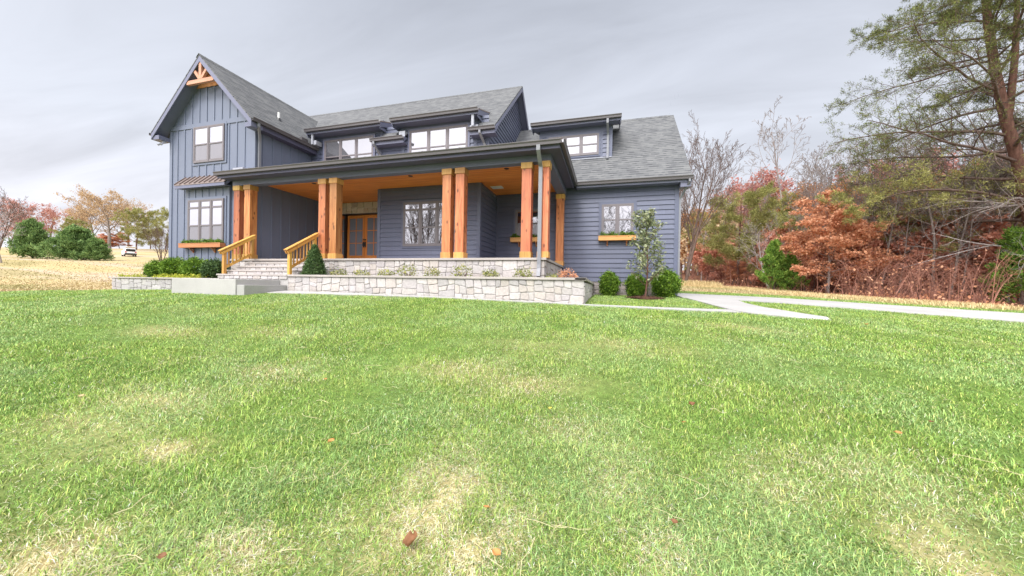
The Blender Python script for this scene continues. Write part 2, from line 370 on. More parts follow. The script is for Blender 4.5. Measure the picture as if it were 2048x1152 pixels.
def vnoise(x, y, s):
    x = np.asarray(x)*s+100; y = np.asarray(y)*s+100; xi = np.floor(x).astype(int); yi = np.floor(y).astype(int); fx = x-xi; fy = y-yi
    fx = fx*fx*(3-2*fx); fy = fy*fy*(3-2*fy); p = lambda a, b: _perm[a % 256, b % 256]
    return (p(xi, yi)*(1-fx)+p(xi+1, yi)*fx)*(1-fy)+(p(xi, yi+1)*(1-fx)+p(xi+1, yi+1)*fx)*fy
def fbm(x, y, s): return vnoise(x, y, s)*.5+vnoise(x, y, s*2.1)*.27+vnoise(x, y, s*4.3)*.15+vnoise(x, y, s*9)*.08
def sstep(a, b, x): t = np.clip((x-a)/(b-a), 0, 1); return t*t*(3-2*t)

# dry straw patches on the lawn: (x, y, radius_x, radius_y, strength)
PATCH = []
for px, py, rx, ry, st in [(880, 985, .26, .40, 1.0), (1010, 1040, .22, .25, .8), (830, 1085, .24, .26, 1.2), (930, 1120, .25, .2, 1.0), (330, 912, .22, .10, .9), (1905, 1130, .20, .28, 1.0), (60, 1120, .35, .2, .8),
        (480, 1110, .3, .16, .8), (530, 742, .35, .15, .6), (350, 665, .7, .25, .6), (1240, 960, .25, .4, .4), (930, 740, .5, .3, .5), (1060, 770, .45, .22, .45), (1130, 860, .3, .3, .35),
        (1650, 930, .35, .2, .5), (1250, 690, .9, .3, .45), (560, 665, .6, .25, .5), (1480, 655, 1.0, .25, .45), (1300, 1100, .25, .2, .55), (1560, 980, .3, .25, .45), (680, 1060, .2, .16, .6), (320, 800, .4, .15, .5),
        (1840, 1020, .3, .25, .4), (1060, 690, .6, .2, .4), (140, 850, .4, .15, .4)]:
    h = hit(px, py); PATCH.append((h.x, h.y, rx, ry, st))
def dryness(x, y):
    d = np.zeros(np.shape(x))
    for a, b, rx, ry, st in PATCH:
        q = ((x-a)/rx)**2+((y-b)/ry)**2
        d = np.maximum(d, st*np.exp(-q*.8))
    d = d*(.25+1.35*fbm(x, y, 6.0))
    n = fbm(x+31, y-12, .9); m = fbm(x*.6+y*.5-7, y*1.6-x*.3+3, 1.7)
    return np.clip(d+sstep(.54, .8, n)*.16+sstep(.57, .8, m)*.16, 0, 1)
def lawn_mask(x, y):
    """1 on the sown lawn, 0 on the dry field"""
    edge = fbm(x, y, .35)*1.6
    left = sstep(-19.7, -18.5, x+edge*.7-.5)
    fr = sstep(20.8, 19.6, y+edge*.6-.4+np.clip((x-8)*.55, 0, 9))
    fl = np.where(x < -17.6, sstep(8.6, 7.4, y+edge*.5), 1)
    return left*fr*fl
def footprint(x, y):
    """True where no grass grows: house, beds, paving"""
    a = (x > -18.15) & (x < -.45) & (y > 8.3) & (y < 24)
    b = (x > -17.7) & (x < 2.5) & (y > 13.5) & (y < 24)
    c = (x > -12.5) & (x < -9.6) & (y > 7.08) & (y < 8.5)
    return a | b | c

# ------------------------------------------------------------------ paving outlines
def in_poly(x, y, P):
    r = np.zeros(np.shape(x), bool); n = len(P)
    for i in range(n):
        (x0, y0), (x1, y1) = P[i], P[(i+1) % n]
        c = ((y0 > y) != (y1 > y)); t = (x1-x0)*(y-y0)/(y1-y0+1e-12)+x0
        r ^= c & (x < t)
    return r
DRIVE = [((2.45, 12.55), (2.45, 20.0)), ((2.9, 12.45), (2.9, 16.4)), ((4.6, 12.6), (4.6, 16.0)), ((6.8, 12.3), (6.7, 16.1)), ((8.6, 12.0), (8.6, 15.5)), ((10.2, 11.65), (10.6, 15.0)), ((13, 11.2), (13.2, 14.4)), ((20, 9.6), (20.5, 12.8)), ((38, 5), (39, 8.5))]
WALK = [((2.50, 12.6), (4.05, 12.75)), ((2.62, 11.2), (3.9, 11.5)), ((2.72, 10.2), (4.0, 10.6)), ((2.9, 9.2), (4.35, 9.85)), ((3.15, 8.9), (4.55, 9.55)), ((3.7, 8.85), (4.75, 9.3)), ((4.6, 9.02), (4.85, 9.2))]
SIDE = [((-9.61, 7.75), (-9.61, 8.36)), ((-7, 8.0), (-7, 8.36)), ((-4, 8.16), (-4, 8.36)), ((-1.5, 8.22), (-1.5, 8.38)), ((-.3, 8.25), (-.3, 8.47)), ((1.2, 8.5), (1.2, 8.82)), ((2.2, 8.75), (2.2, 9.15)), ((2.95, 8.95), (2.85, 9.4))]
def strip_poly(S_): return [a for a, b in S_]+[b for a, b in S_][::-1]
PAVE = [strip_poly(s) for s in (DRIVE, WALK, SIDE)]
def paved(x, y):
    r = np.zeros(np.shape(x), bool)
    for P in PAVE: r |= in_poly(x, y, P)
    return r
def pave(name, S_, lift, mat):
    mb = MB(); rows = []
    for i in range(len(S_)-1):
        (a0, b0), (a1, b1) = S_[i], S_[i+1]; k = max(2, int(math.hypot(a1[0]-a0[0], a1[1]-a0[1])/.4))
        for j in range(k+(i == len(S_)-2)):
            t = j/k; A = (a0[0]+(a1[0]-a0[0])*t, a0[1]+(a1[1]-a0[1])*t); B = (b0[0]+(b1[0]-b0[0])*t, b0[1]+(b1[1]-b0[1])*t)
            m = 9; rows.append([(A[0]+(B[0]-A[0])*q/m, A[1]+(B[1]-A[1])*q/m) for q in range(m+1)])
    nr = len(rows); Z = [[tz(*p)+lift-(max(0, i/(nr-1)-.86)/.14*.10 if name == 'walkway' else 0) for p in r] for i, r in enumerate(rows)]
    vid = []
    for r, zr in zip(rows, Z):
        vid.append([len(mb.v)+q for q in range(len(r))]); mb.v += [(p[0], p[1], z) for p, z in zip(r, zr)]
    for i in range(len(rows)-1):
        for q in range(len(rows[0])-1): mb.f.append((vid[i][q], vid[i+1][q], vid[i+1][q+1], vid[i][q+1])); mb.mi.append(0); mb.tint.append(None)
    for side in (0, -1):
        for i in range(len(rows)-1):
            a, b = mb.v[vid[i][side]], mb.v[vid[i+1][side]]; mb.poly([a, b, (b[0], b[1], b[2]-.12), (a[0], a[1], a[2]-.12)])
    return struct(mb.build(name, mat, smooth=False))

def ground():
    def axis(f0, f1, step, lo, hi, g):
        a = list(np.arange(f0, f1+.001, step)); s = step
        while a[-1] < hi: s *= g; a.append(a[-1]+s)
        s = step
        while a[0] > lo: s *= g; a.insert(0, a[0]-s)
        return np.array(a)
    xs = axis(-26, 20, .25, -420, 420, 1.09); ys = axis(-3, 20, .25, -120, 420, 1.09)
    X, Y = np.meshgrid(xs, ys); Zg = TZ(X, Y); Zg += (fbm(X, Y, .8)-.5)*.05*sstep(0, 3, np.hypot(X, Y))
    for P, l in zip(PAVE, (0, 0, 0)):
        Zg = np.where(in_poly(X, Y, P), TZ(X, Y)-.03, Zg)
    n, m = X.shape; me = bpy.data.meshes.new('ground')
    idx = np.arange(n*m).reshape(n, m); q = np.stack([idx[:-1, :-1], idx[:-1, 1:], idx[1:, 1:], idx[1:, :-1]], -1).reshape(-1, 4)
    me.from_pydata(np.stack([X, Y, Zg], -1).reshape(-1, 3).tolist(), [], q.tolist())
    L = lawn_mask(X, Y); D = dryness(X, Y)
    green = np.array([.12, .19, .045]); straw = np.array([.46, .37, .20]); field = np.array([.44, .35, .19]); field2 = np.array([.31, .26, .12]); litter = np.array([.24, .115, .07]); pink = np.array([.44, .35, .26])
    n1 = fbm(X, Y*2.2, .16)[..., None]; n2 = sstep(.45, .6, fbm(X+50, Y*2.5, .09))[..., None]
    fc = field*(1-n2)+pink*n2; fc = fc*(1-sstep(.5, .68, n1)*.75)+field2*sstep(.5, .68, n1)*.75
    # forest floor beyond the far edge of the drive
    fe = forest_side(X, Y)[..., None]; fc = fc*(1-fe)+litter*fe
    lc = green*(1-D[..., None])+straw*D[..., None]
    c = fc*(1-L[..., None])+lc*L[..., None]
    a = me.color_attributes.new('tint', 'FLOAT_COLOR', 'POINT'); a.data.foreach_set('color', np.concatenate([c, np.ones((n, m, 1))], -1).ravel().astype('f'))
    m_ = NM('ground_cover', .95, .1); at_ = m_.n('ShaderNodeAttribute', attribute_name='tint'); v = m_.coord('Object')
    g1 = m_.noise(v, 9, 6, .7); g2 = m_.noise(m_.coord('Object', (.5, 1.6, 1)), 1.2, 5, .65)
    cc = m_.mix(.6, at_.outputs['Color'], m_.ramp(g1, [(.3, (.22, .22, .2)), (.7, (.78, .78, .76))]), 'OVERLAY'); cc = m_.mix(.35, cc, m_.ramp(g2, [(.3, (.3, .3, .3)), (.7, (.72, .72, .7))]), 'OVERLAY')
    m_.bump(g1, .5, .05); me.materials.append(m_.col(cc))
    me.polygons.foreach_set('use_smooth', [True]*len(me.polygons)); me.update()
    o = bpy.data.objects.new('ground', me); COL.objects.link(o); return struct(o)
FE = [(2.5, 33), (7, 35), (13, 32), (12.6, 24), (12.5, 20), (14.8, 18.2), (18, 16.2), (26, 11), (45, 0)]     # forest edge, left to right
def forest_side(x, y):
    """1 inside the wood to the right, 0 on the open ground"""
    P = FE+[(400, 0), (400, 400), (-5, 400)]
    base = in_poly(x, y, P).astype(float)
    return base

# ------------------------------------------------------------------ grass (uncountable: one object)
def grass_mesh(name, x, y, h, w, lean, col, curl=.5):
    n = len(x); z = TZ(x, y)-.005; ang = rng.random(n)*2*PI; d = np.stack([np.cos(ang), np.sin(ang)], -1); p = np.stack([-d[:, 1], d[:, 0]], -1)
    V = np.zeros((n, 5, 3)); 
    ml = lean*h; hw = w/2
    base = np.stack([x, y, z], -1)
    V[:, 0, :2] = base[:, :2]-p*hw[:, None]; V[:, 1, :2] = base[:, :2]+p*hw[:, None]; V[:, :2, 2] = z[:, None]
    mid = base[:, :2]+d*(ml*.38)[:, None]; hh = h*np.sqrt(np.clip(1-lean**2*.8, .05, 1))
    V[:, 2, :2] = mid+p*(hw*.8)[:, None]; V[:, 3, :2] = mid-p*(hw*.8)[:, None]; V[:, 2:4, 2] = (z+hh*.62)[:, None]
    V[:, 4, :2] = base[:, :2]+d*ml[:, None]; V[:, 4, 2] = z+hh*(1-curl*lean*.6)
    me = bpy.data.meshes.new(name); me.vertices.add(n*5); me.vertices.foreach_set('co', V.ravel().astype('f'))
    i = np.arange(n)*5; lv = np.stack([i, i+1, i+2, i+3, i+3, i+2, i+4], -1).ravel()
    me.loops.add(n*7); me.loops.foreach_set('vertex_index', lv.astype('i'))
    st = np.stack([np.arange(n)*7, np.arange(n)*7+4], -1).ravel(); me.polygons.add(n*2); me.polygons.foreach_set('loop_start', st.astype('i'))
    try: me.polygons.foreach_set('loop_total', np.tile([4, 3], n).astype('i'))
    except Exception: pass
    me.update(calc_edges=True)
    a = me.color_attributes.new('tint', 'FLOAT_COLOR', 'POINT'); a.data.foreach_set('color', np.repeat(np.concatenate([col, np.ones((n, 1))], -1), 5, axis=0).ravel().astype('f'))
    me.materials.append(M['grass']); o = bpy.data.objects.new(name, me); COL.objects.link(o); o['kind'] = 'stuff'; return o
def lawn():
    rs = []; N = 1900000
    # density falls with distance from the mown edge where the photographer stands
    r = np.concatenate([np.sqrt(rng.random(260000))*2.6, 2.6*(1+rng.random(N)*(30**.5-1))**2/1.0])
    r = np.where(r > 26, rng.random(len(r))*26, r)
    a = YAW+PI/2+(rng.random(len(r))-.5)*np.radians(np.where(r < 5, 225, 150))
    x = r*np.cos(a); y = r*np.sin(a)
    k = (lawn_mask(x, y) > rng.random(len(x))*.9+.05) & ~footprint(x, y) & ~paved(x, y)
    x, y, r = x[k], y[k], r[k]; n = len(x)
    D = dryness(x, y); clump = fbm(x, y, 3.2); cl2 = fbm(x-20, y+9, 1.1)
    dry = rng.random(n) < (D*.80+.09)
    lod = np.clip(r/3.2, 1, 6)**.42
    h = (.030+.042*rng.random(n))*(.5+.9*clump)*np.where(dry, .85, 1)*np.clip(lod, 1, 1.1)
    w = (.0024+.0021*rng.random(n))*lod
    lean = np.clip(.50+.5*rng.random(n)+.2*(cl2-.5), 0, .97); lean = np.where(dry, np.clip(lean+.25, 0, .98), lean)
    g1 = np.array([.115, .255, .030]); g2 = np.array([.365, .535, .09]); g3 = np.array([.31, .485, .19]); s1 = np.array([.64, .54, .22]); s2 = np.array([.84, .76, .52])
    t = np.clip(clump*1.1-.05+rng.normal(0, .22, n), 0, 1)[:, None]; b = sstep(.42, .62, cl2+rng.normal(0, .08, n))[:, None]
    col = g1*(1-t)+g2*t; col = col*(1-.55*b)+g3*.55*b
    q = rng.random(n)[:, None]; col = np.where(dry[:, None], s1*(1-q)+s2*q, col)
    yel = (rng.random(n) < .20)[:, None]; col = np.where(yel & ~dry[:, None], col*.5+np.array([.66, .62, .14])*.5, col)
    col = np.clip(col*np.exp(rng.normal(-.04, .40, n))[:, None], .02, .86)
    gm = col.mean(1)[:, None]; col = col*.88+gm*.12*np.array([1, 1.0, 1.02])
    o = grass_mesh('lawn_grass', x, y, h, w, lean, col); tag(o, 'mown green lawn with dry straw coloured patches in front of the house', 'grass')
    # long dry straws lying on top
    m = 260; r = 1.3+7*rng.random(m)**1.3; a = YAW+PI/2+(rng.random(m)-.5)*math.radians(130); x = r*np.cos(a); y = r*np.sin(a); k = (lawn_mask(x, y) > .5) & ~footprint(x, y) & ~paved(x, y); x, y = x[k], y[k]; m = len(x)
    mb = MB()
    for i in range(m):
        L = random.uniform(.06, .22); an = random.uniform(0, 2*PI); dz = .035; pts = []
        for q in range(4):
            an += random.uniform(-.35, .35); px_ = x[i]+math.cos(an)*L*q/3; py_ = y[i]+math.sin(an)*L*q/3
            pts.append((px_, py_, tz(px_, py_)+.05+random.uniform(-.008, .012)))
        mb.tube(pts, .0010+.0008*random.random(), 3, False); 
    mb.tint = [(.66, .58, .36)]*len(mb.f)
    o = mb.build('dry_straw', M['grass'], uv=False); o['kind'] = 'stuff'; tag(o, 'loose pale dry straws lying on the lawn', 'straw')
def field_grass():
    n = 70000; x = np.empty(0); y = np.empty(0)
    # tall dry grass along the wood and short stubble on the field
    t = rng.random(n)*5.0; i = t.astype(int); f = t-i; P = np.array(FE); ex = P[i, 0]*(1-f)+P[i+1, 0]*f; ey = P[i, 1]*(1-f)+P[i+1, 1]*f
    x = ex-rng.random(n)**1.5*3.5+.4; y = ey-rng.random(n)**1.5*2.5+.3
    h = (.15+.55*rng.random(n)**2)*np.where(x < 9, 1.0, .35); w = .012+.016*rng.random(n)
    c1 = np.array([.55, .42, .20]); c2 = np.array([.72, .58, .34]); q = rng.random(n)[:, None]
    o = grass_mesh('tall_dry_grass', x, y, h, w, .15+.5*rng.random(n), c1*(1-q)+c2*q); tag(o, 'strip of tall straw coloured grass along the wood edge', 'grass')
    n = 160000; r = 14+np.abs(rng.normal(0, 1, n))*26; a = YAW+PI/2+(rng.random(n)-.5)*math.radians(150); x = r*np.cos(a); y = r*np.sin(a)
    k = (lawn_mask(x, y) < .6) & ~footprint(x, y) & ~paved(x, y) & (forest_side(x, y) < .5) & (r < 90); x, y, r = x[k], y[k], r[k]; n = len(x); q = rng.random(n)[:, None]; nn = sstep(.42, .6, fbm(x, y*2.2, .16))[:, None]
    c1 = np.array([.44, .35, .17]); c2 = np.array([.56, .45, .28]); c3 = np.array([.27, .27, .10]); c = (c1*(1-q)+c2*q)*(1-.6*nn)+c3*.6*nn
    o = grass_mesh('field_stubble', x, y, .05+.07*rng.random(n), .010+.0011*r, .4+.5*rng.random(n), c); tag(o, 'short dry stubble covering the tan field', 'grass')

# ------------------------------------------------------------------ wall skins
def clip2(poly, planes):
    for a, b, c in planes:                       # keep a*s + b*z <= c
        out = []
        for i in range(len(poly)):
            p, q = poly[i], poly[(i+1) % len(poly)]; dp = a*p[0]+b*p[1]-c; dq = a*q[0]+b*q[1]-c
            if dp <= 0: out.append(p)
            if dp*dq < 0: t = dp/(dp-dq); out.append((p[0]+(q[0]-p[0])*t, p[1]+(q[1]-p[1])*t))
        poly = out
        if len(poly) < 3: return []
    return poly
def frame_of(o, u): o = Vector(o); u = Vector(u).normalized(); return o, u, Vector((u.y, -u.x, 0))   # outward normal = right of u
_lr = random.Random(91)
def lap(mb, o, u, s0, s1, z0, z1, planes=(), exp=.178, th=.030, joints=True):
    o, u, n = frame_of(o, u); z = z0
    while z < z1-1e-4:
        zt = min(z+exp, z1); cuts = [s0]; q = s0+_lr.uniform(.5, 3.6)
        while q < s1-.3: cuts.append(q); q += 3.66
        cuts.append(s1)
        for sa, sb in zip(cuts, cuts[1:]):
            P = clip2([(sa, z), (sb, z), (sb, zt), (sa, zt)], planes)
            if not P: continue
            v = .5*_lr.uniform(.92, 1.07); tn = (v, v, v); t_ = th*_lr.uniform(.9, 1.1)
            f = lambda s, zz: o+u*s+n*(t_*(1-(zz-z)/exp)+.002)+Vector((0, 0, zz))
            mb.poly([f(*p) for p in P], tn)
            low = [p for p in P if abs(p[1]-z) < 1e-5]
            if len(low) >= 2:
                a = min(p[0] for p in low); b = max(p[0] for p in low)
                mb.poly([o+u*a+Vector((0, 0, z)), o+u*b+Vector((0, 0, z)), o+u*b+n*(t_+.002)+Vector((0, 0, z)), o+u*a+n*(t_+.002)+Vector((0, 0, z))][::-1], tn)
            if joints and sa > s0+.01:                       # caulked butt joint
                w = .003; mb.poly([f(sa-w, z)+n*.001, f(sa+w, z)+n*.001, f(sa+w, zt)+n*.001, f(sa-w, zt)+n*.001], (.33, .33, .33))
        z += exp
def flat(mb, o, u, s0, s1, z0, z1, planes=(), off=0.0):
    o, u, n = frame_of(o, u); P = clip2([(s0, z0), (s1, z0), (s1, z1), (s0, z1)], planes)
    if P: mb.poly([o+u*s+n*off+Vector((0, 0, z)) for s, z in P])
def battens(mb, o, u, s0, s1, z0, z1, planes=(), step=.405, w=.058, t=.02, start=None):
    o, u, n = frame_of(o, u); s = s0+.2 if start is None else start
    while s < s1-.03:
        P = clip2([(s-w/2, z0), (s+w/2, z0), (s+w/2, z1), (s-w/2, z1)], planes)
        if P and max(p[1] for p in P)-min(p[1] for p in P) > .03:
            top = [o+u*a+n*(t+.003)+Vector((0, 0, z)) for a, z in P]; bot = [o+u*a-n*.01+Vector((0, 0, z)) for a, z in P]
            mb.poly(top)
            for k in range(len(P)): mb.poly([top[k], bot[k], bot[(k+1) % len(P)], top[(k+1) % len(P)]])
        s += step
def board(mb, o, u, s0, s1, z0, z1, t=.028, back=.01):
    o, u, n = frame_of(o, u); c = o+u*((s0+s1)/2)+n*((t-back)/2)+Vector((0, 0, (z0+z1)/2))
    mb.obox(c, u*(s1-s0)/2, n*(t+back)/2, Vector((0, 0, (z1-z0)/2)))
STONE_COLS = [(.47, .435, .43), (.50, .47, .465), (.44, .41, .405), (.51, .475, .46), (.48, .445, .455), (.49, .445, .42), (.53, .50, .495), (.43, .405, .41), (.465, .42, .405)]
WARM_COLS = [(.50, .42, .32), (.42, .34, .25), (.55, .47, .37), (.40, .33, .27), (.48, .38, .28)]
def stones(mb, o, u, s0, s1, z0, z1, rnd, planes=(), mn=.15, cols=STONE_COLS, maxw=.50, maxh=.30, regular=False):
    """random ashlar: split the wall into slanted quads, each a raised stone with its own tone"""
    o, u, n = frame_of(o, u); cells = []
    def split(q):
        w = ((q[1][0]-q[0][0])+(q[2][0]-q[3][0]))/2; h = ((q[3][1]-q[0][1])+(q[2][1]-q[1][1]))/2
        if w > h*1.15 and (w > maxw or (w > mn*2.1 and rnd.random() < .42)):
            t = rnd.uniform(.36, .64); j = 0 if regular else rnd.uniform(-.034, .034)/w
            a = (q[0][0]+(q[1][0]-q[0][0])*(t+j), q[0][1]+(q[1][1]-q[0][1])*(t+j)); b = (q[3][0]+(q[2][0]-q[3][0])*(t-j), q[3][1]+(q[2][1]-q[3][1])*(t-j))
            split([q[0], a, b, q[3]]); split([a, q[1], q[2], b])
        elif h > maxh or (h > mn*1.7 and rnd.random() < .5):
            t = rnd.uniform(.36, .64); j = 0 if regular else rnd.uniform(-.03, .03)/h
            a = (q[0][0]+(q[3][0]-q[0][0])*(t+j), q[0][1]+(q[3][1]-q[0][1])*(t+j)); b = (q[1][0]+(q[2][0]-q[1][0])*(t-j), q[1][1]+(q[2][1]-q[1][1])*(t-j))
            split([q[0], q[1], b, a]); split([a, b, q[2], q[3]])
        else: cells.append(q)
    s = s0; W_ = 1.1
    k = max(1, round((s1-s0)/W_)); e = [s0+(s1-s0)*i/k+(rnd.uniform(-.15, .15) if 0 < i < k else 0) for i in range(k+1)]
    for i in range(k): split([(e[i], z0), (e[i+1], z0), (e[i+1], z1), (e[i], z1)])
    for q in cells:
        P = clip2(q, planes)
        if len(P) < 3: continue
        cx = sum(p[0] for p in P)/len(P); cz = sum(p[1] for p in P)/len(P)
        ring = []
        for i in range(len(P)):                   # cut corners, pull in for the joint
            p = P[i]; a = P[i-1]; b = P[(i+1) % len(P)]
            for t_ in (a, b):
                L = math.hypot(t_[0]-p[0], t_[1]-p[1])+1e-6; c = min(rnd.uniform(.012, .035), L*.3)
                ring.append((p[0]+(t_[0]-p[0])/L*c, p[1]+(t_[1]-p[1])/L*c))
        def inset(r, dd): 
            out = []
            for s_, z_ in r:
                L = math.hypot(s_-cx, z_-cz)+1e-6; f = max(.3, 1-dd*1.25/L); out.append((cx+(s_-cx)*f+rnd.uniform(-.003, .003), cz+(z_-cz)*f+rnd.uniform(-.003, .003)))
            return out
        r0 = inset(ring, .0045); r1 = inset(ring, .008); r2 = inset(ring, .024); t = rnd.uniform(.018, .038); tl, tl2 = rnd.uniform(-.02, .02), rnd.uniform(-.02, .02)
        f = lambda p, d: o+u*p[0]+n*(d)+Vector((0, 0, p[1]))
        c = rnd.choice(cols); v = rnd.uniform(.84, 1.02); c = tuple(x_*v for x_ in c)
        A = [f(p, -.005) for p in r0]; B = [f(p, t*.72) for p in r1]; C_ = [f(p, t+(p[0]-cx)*tl+(p[1]-cz)*tl2) for p in r2]; m = len(r0)
        for i in range(m):
            mb.poly([A[i], A[(i+1) % m], B[(i+1) % m], B[i]], c); mb.poly([B[i], B[(i+1) % m], C_[(i+1) % m], C_[i]], c)
        mb.poly(C_, c)

# ------------------------------------------------------------------ the house
def house():
    H = root('house', (-7, 13.5, -.3), 'two storey slate blue house with dark shingle roofs and a cedar post porch', 'house')
    GX0, GX1, GY = -17.55, -12.95, 9.95         # gabled wing
    PY, DZ, CZ = 9.6, .82, 3.75                 # porch edge, deck and ceiling heights
    RWY, RX = 13.6, 2.41                        # right wing front wall and corner
    UY = 12.5                                   # upper storey front wall
    def part(mb, name, mat, parent=H, **k): return mb.build(name, mat, parent, **k)

    # ---- gabled wing: board and batten
    apex_x, rake_y = -15.27, 9.50; GAZ, GEZ, GH = 8.69, 5.95, 2.67; sl_ = (GAZ-GEZ)/GH
    roofline = [(1, 1/sl_, apex_x+(GAZ-.17)/sl_), (-1, 1/sl_, -(apex_x-(GAZ-.17)/sl_))]
    mb = MB(); o = (0, GY, 0); u = (1, 0, 0)
    flat(mb, o, u, GX0, GX1, -.5, 8.6, roofline)
    battens(mb, o, u, GX0, GX1, -.4, 6.12, roofline, start=GX0+.42); battens(mb, o, u, GX0, GX1, 6.3, 8.5, roofline, start=GX0+.42)
    board(mb, o, u, GX0, GX1, 6.12, 6.30, .03); board(mb, o, u, GX0-.02, GX0+.13, -.4, 6.1, .03); board(mb, o, u, GX1-.13, GX1+.02, -.4, 6.1, .032)
    # right side over and under the porch roof (faces the porch)
    o2 = (GX1, GY, 0); u2 = (0, 1, 0)
    flat(mb, o2, u2, 0, 10, -.5, 5.9); battens(mb, o2, u2, 0, 10, DZ, 5.75, start=.30)
    flat(mb, (GX0, 20, 0), (0, -1, 0), 0, 10.05, -.5, 5.9); battens(mb, (GX0, 20, 0), (0, -1, 0), 0, 10.05, -.3, 5.8)
    part(mb, 'wall', M['batten'])
    # shallow bay under the awning
    mb = MB(); mb.box(-16.50, -14.12, GY-.09, GY+.05, -.45, 3.62); battens(mb, (0, GY-.09, 0), u, -16.5, -14.12, -.4, 3.6, start=-16.33, step=.37, t=.018)
    part(mb, 'window_bay', M['batten'])
    # gable roof
    mb = MB(); yb = 20.4
    for sg in (1, -1):
        A = Vector((apex_x, rake_y, GAZ)); B = Vector((apex_x, yb, GAZ)); Cc = Vector((apex_x+sg*GH, yb, GEZ)); D = Vector((apex_x+sg*GH, rake_y, GEZ))
        mb.slab([A, D, Cc, B] if sg > 0 else [A, B, Cc, D], .055)
    gr = part(mb, 'roof', M['shingle'])
    mb = MB()
    for sg in (1, -1):                           # rake fascia, soffit, returns
        A = Vector((apex_x, rake_y+.0, GAZ-.06)); D = Vector((apex_x+sg*GH, rake_y, GEZ-.06)); y0, y1 = rake_y+.008, rake_y+.04
        for (ya, yb_) in ((y0, y1),):
            mb.slab([(A.x, ya, A.z), (D.x, ya, D.z), (D.x, yb_, D.z), (A.x, yb_, A.z)][::sg], .22)
        mb.slab([(A.x, y1, A.z-.10), (D.x, y1, D.z-.10), (D.x, GY, D.z-.10), (A.x, GY, A.z-.10)][::sg], .02)
        ex = apex_x+sg*GH; ix = GX1 if sg > 0 else GX0
        xa, xb = sorted((ex, ix)); mb.box(xa, xb, rake_y+.042, GY-.004, GEZ-.285, GEZ-.12)
    part(mb, 'rake_trim', M['trim'], bevel=.006)
    mb = MB(); mb.box(GX1+.0, apex_x+GH-.03, GY+.0, UY, GEZ-.26, GEZ-.235); mb.box(apex_x+GH-.045, apex_x+GH-.02, rake_y+.05, UY, GEZ-.26, GEZ-.07)
    part(mb, 'soffit', M['soffit'])
    # ridge cap shingles
    mb = MB(); y = rake_y
    while y < 15:
        for sg in (1, -1): mb.slab([(apex_x, y-.02, GAZ+.022), (apex_x+sg*.14, y-.02, GAZ+.022-.14*sl_), (apex_x+sg*.14, y+.22, GAZ+.012-.14*sl_), (apex_x, y+.22, GAZ+.012)][::sg], .012)
        y += .2
    mb.build('ridge_cap', M['shingle'], gr)
    # wooden gable truss
    mb = MB(); ty = rake_y-.02; zt = GAZ-.30
    zb = 7.68; hw = (GAZ-.30-zb)/sl_
    mb.bar((apex_x-hw-.02, ty+.1, zb), (apex_x+hw+.02, ty+.1, zb), .10, .15)
    mb.bar((apex_x, ty+.1, zb+.076), (apex_x, ty+.1, zt), .10, .13, Vector((1, 0, 0)))
    for sg in (1, -1): mb.bar((apex_x+sg*.05, ty+.1, zb+.10), (apex_x+sg*.36, ty+.1, zb+.47), .09, .11)
    part(mb, 'gable_truss', M['truss'], bevel=.005)
    mb = MB(); P = clip2([(apex_x-2, zb), (apex_x+2, zb), (apex_x+2, 9), (apex_x-2, 9)], roofline); mb.poly([(s, GY-.03, z) for s, z in P]); part(mb, 'gable_panel', M['boxwood'])

    # ---- windows
    def window(x0, x1, z0, z1, y, n, transom=0.0, lower='screen', name='window', rail=.5, casing=.10, lab=None, up='glass'):
        """n double-hung units side by side in one frame; y is the wall face"""
        mb = MB(); f = .055; yf = y-.052
        mb.box(x0-.045, x1+.045, yf+.012, y+.01, z0-.045, z0); mb.box(x0-.045, x1+.045, yf+.012, y+.01, z1, z1+.045)
        mb.box(x0-.045, x0, yf+.012, y+.01, z0, z1); mb.box(x1, x1+.045, yf+.012, y+.01, z0, z1)
        uw = (x1-x0)/n; zt = z1-transom if transom else z1; glass = []; low = []
        for k in range(n):
            a = x0+uw*k; b = a+uw; gp = .032 if n > 1 else 0
            a2 = a+(gp if k else 0); b2 = b-(gp if k < n-1 else 0)
            if k: mb.box(a-gp, a+gp, yf+.006, y, z0, z1)
            zm = z0+(zt-z0)*rail
            mb.box(a2, a2+f*.75, yf+.018, y, z0, z1); mb.box(b2-f*.75, b2, yf+.018, y, z0, z1)
            mb.box(a2+f*.75, b2-f*.75, yf+.018, y, z0, z0+f); mb.box(a2+f*.75, b2-f*.75, yf+.018, y, z1-f*.8, z1)
            mb.box(a2+f*.75, b2-f*.75, yf+.012, y, zm-.026, zm+.026)
            if transom:
                mb.box(a2+f*.75, b2-f*.75, yf+.010, y, zt-.03, zt+.045)
                glass.append((a2, b2, zt+.045, z1-f*.8)); glass.append((a2, b2, zm+.026, zt-.03))
            else: glass.append((a2, b2, zm+.026, z1-f*.8))
            low.append((a2, b2, z0+f, zm-.026))
        fr = part(mb, name, M['frame'], label=lab)
        mb = MB()
        for a, b, c, d in glass: mb.box(a+f*.75-.004, b-f*.75+.004, y-.022, y-.012, c-.004, d+.004)
        mb.build('pane', M[up], fr)
        mb = MB()
        for a, b, c, d in low: mb.box(a+f*.75-.004, b-f*.75+.004, y-.018, y-.010, c-.004, d+.004)
        mb.build('lower_pane', M[lower], fr)
        return fr
    def casing(x0, x1, z0, z1, y, w=.10, mat='trim', t=.03):
        mb = MB(); g = .047
        for a, b, c, d in ((x0-g-w, x0-g, z0-g-w, z1+g+w), (x1+g, x1+g+w, z0-g-w, z1+g+w), (x0-g, x1+g, z1+g, z1+g+w), (x0-g, x1+g, z0-g-w, z0-g)): mb.box(a, b, y-t, y+.005, c, d)
        part(mb, 'window_casing', M[mat])
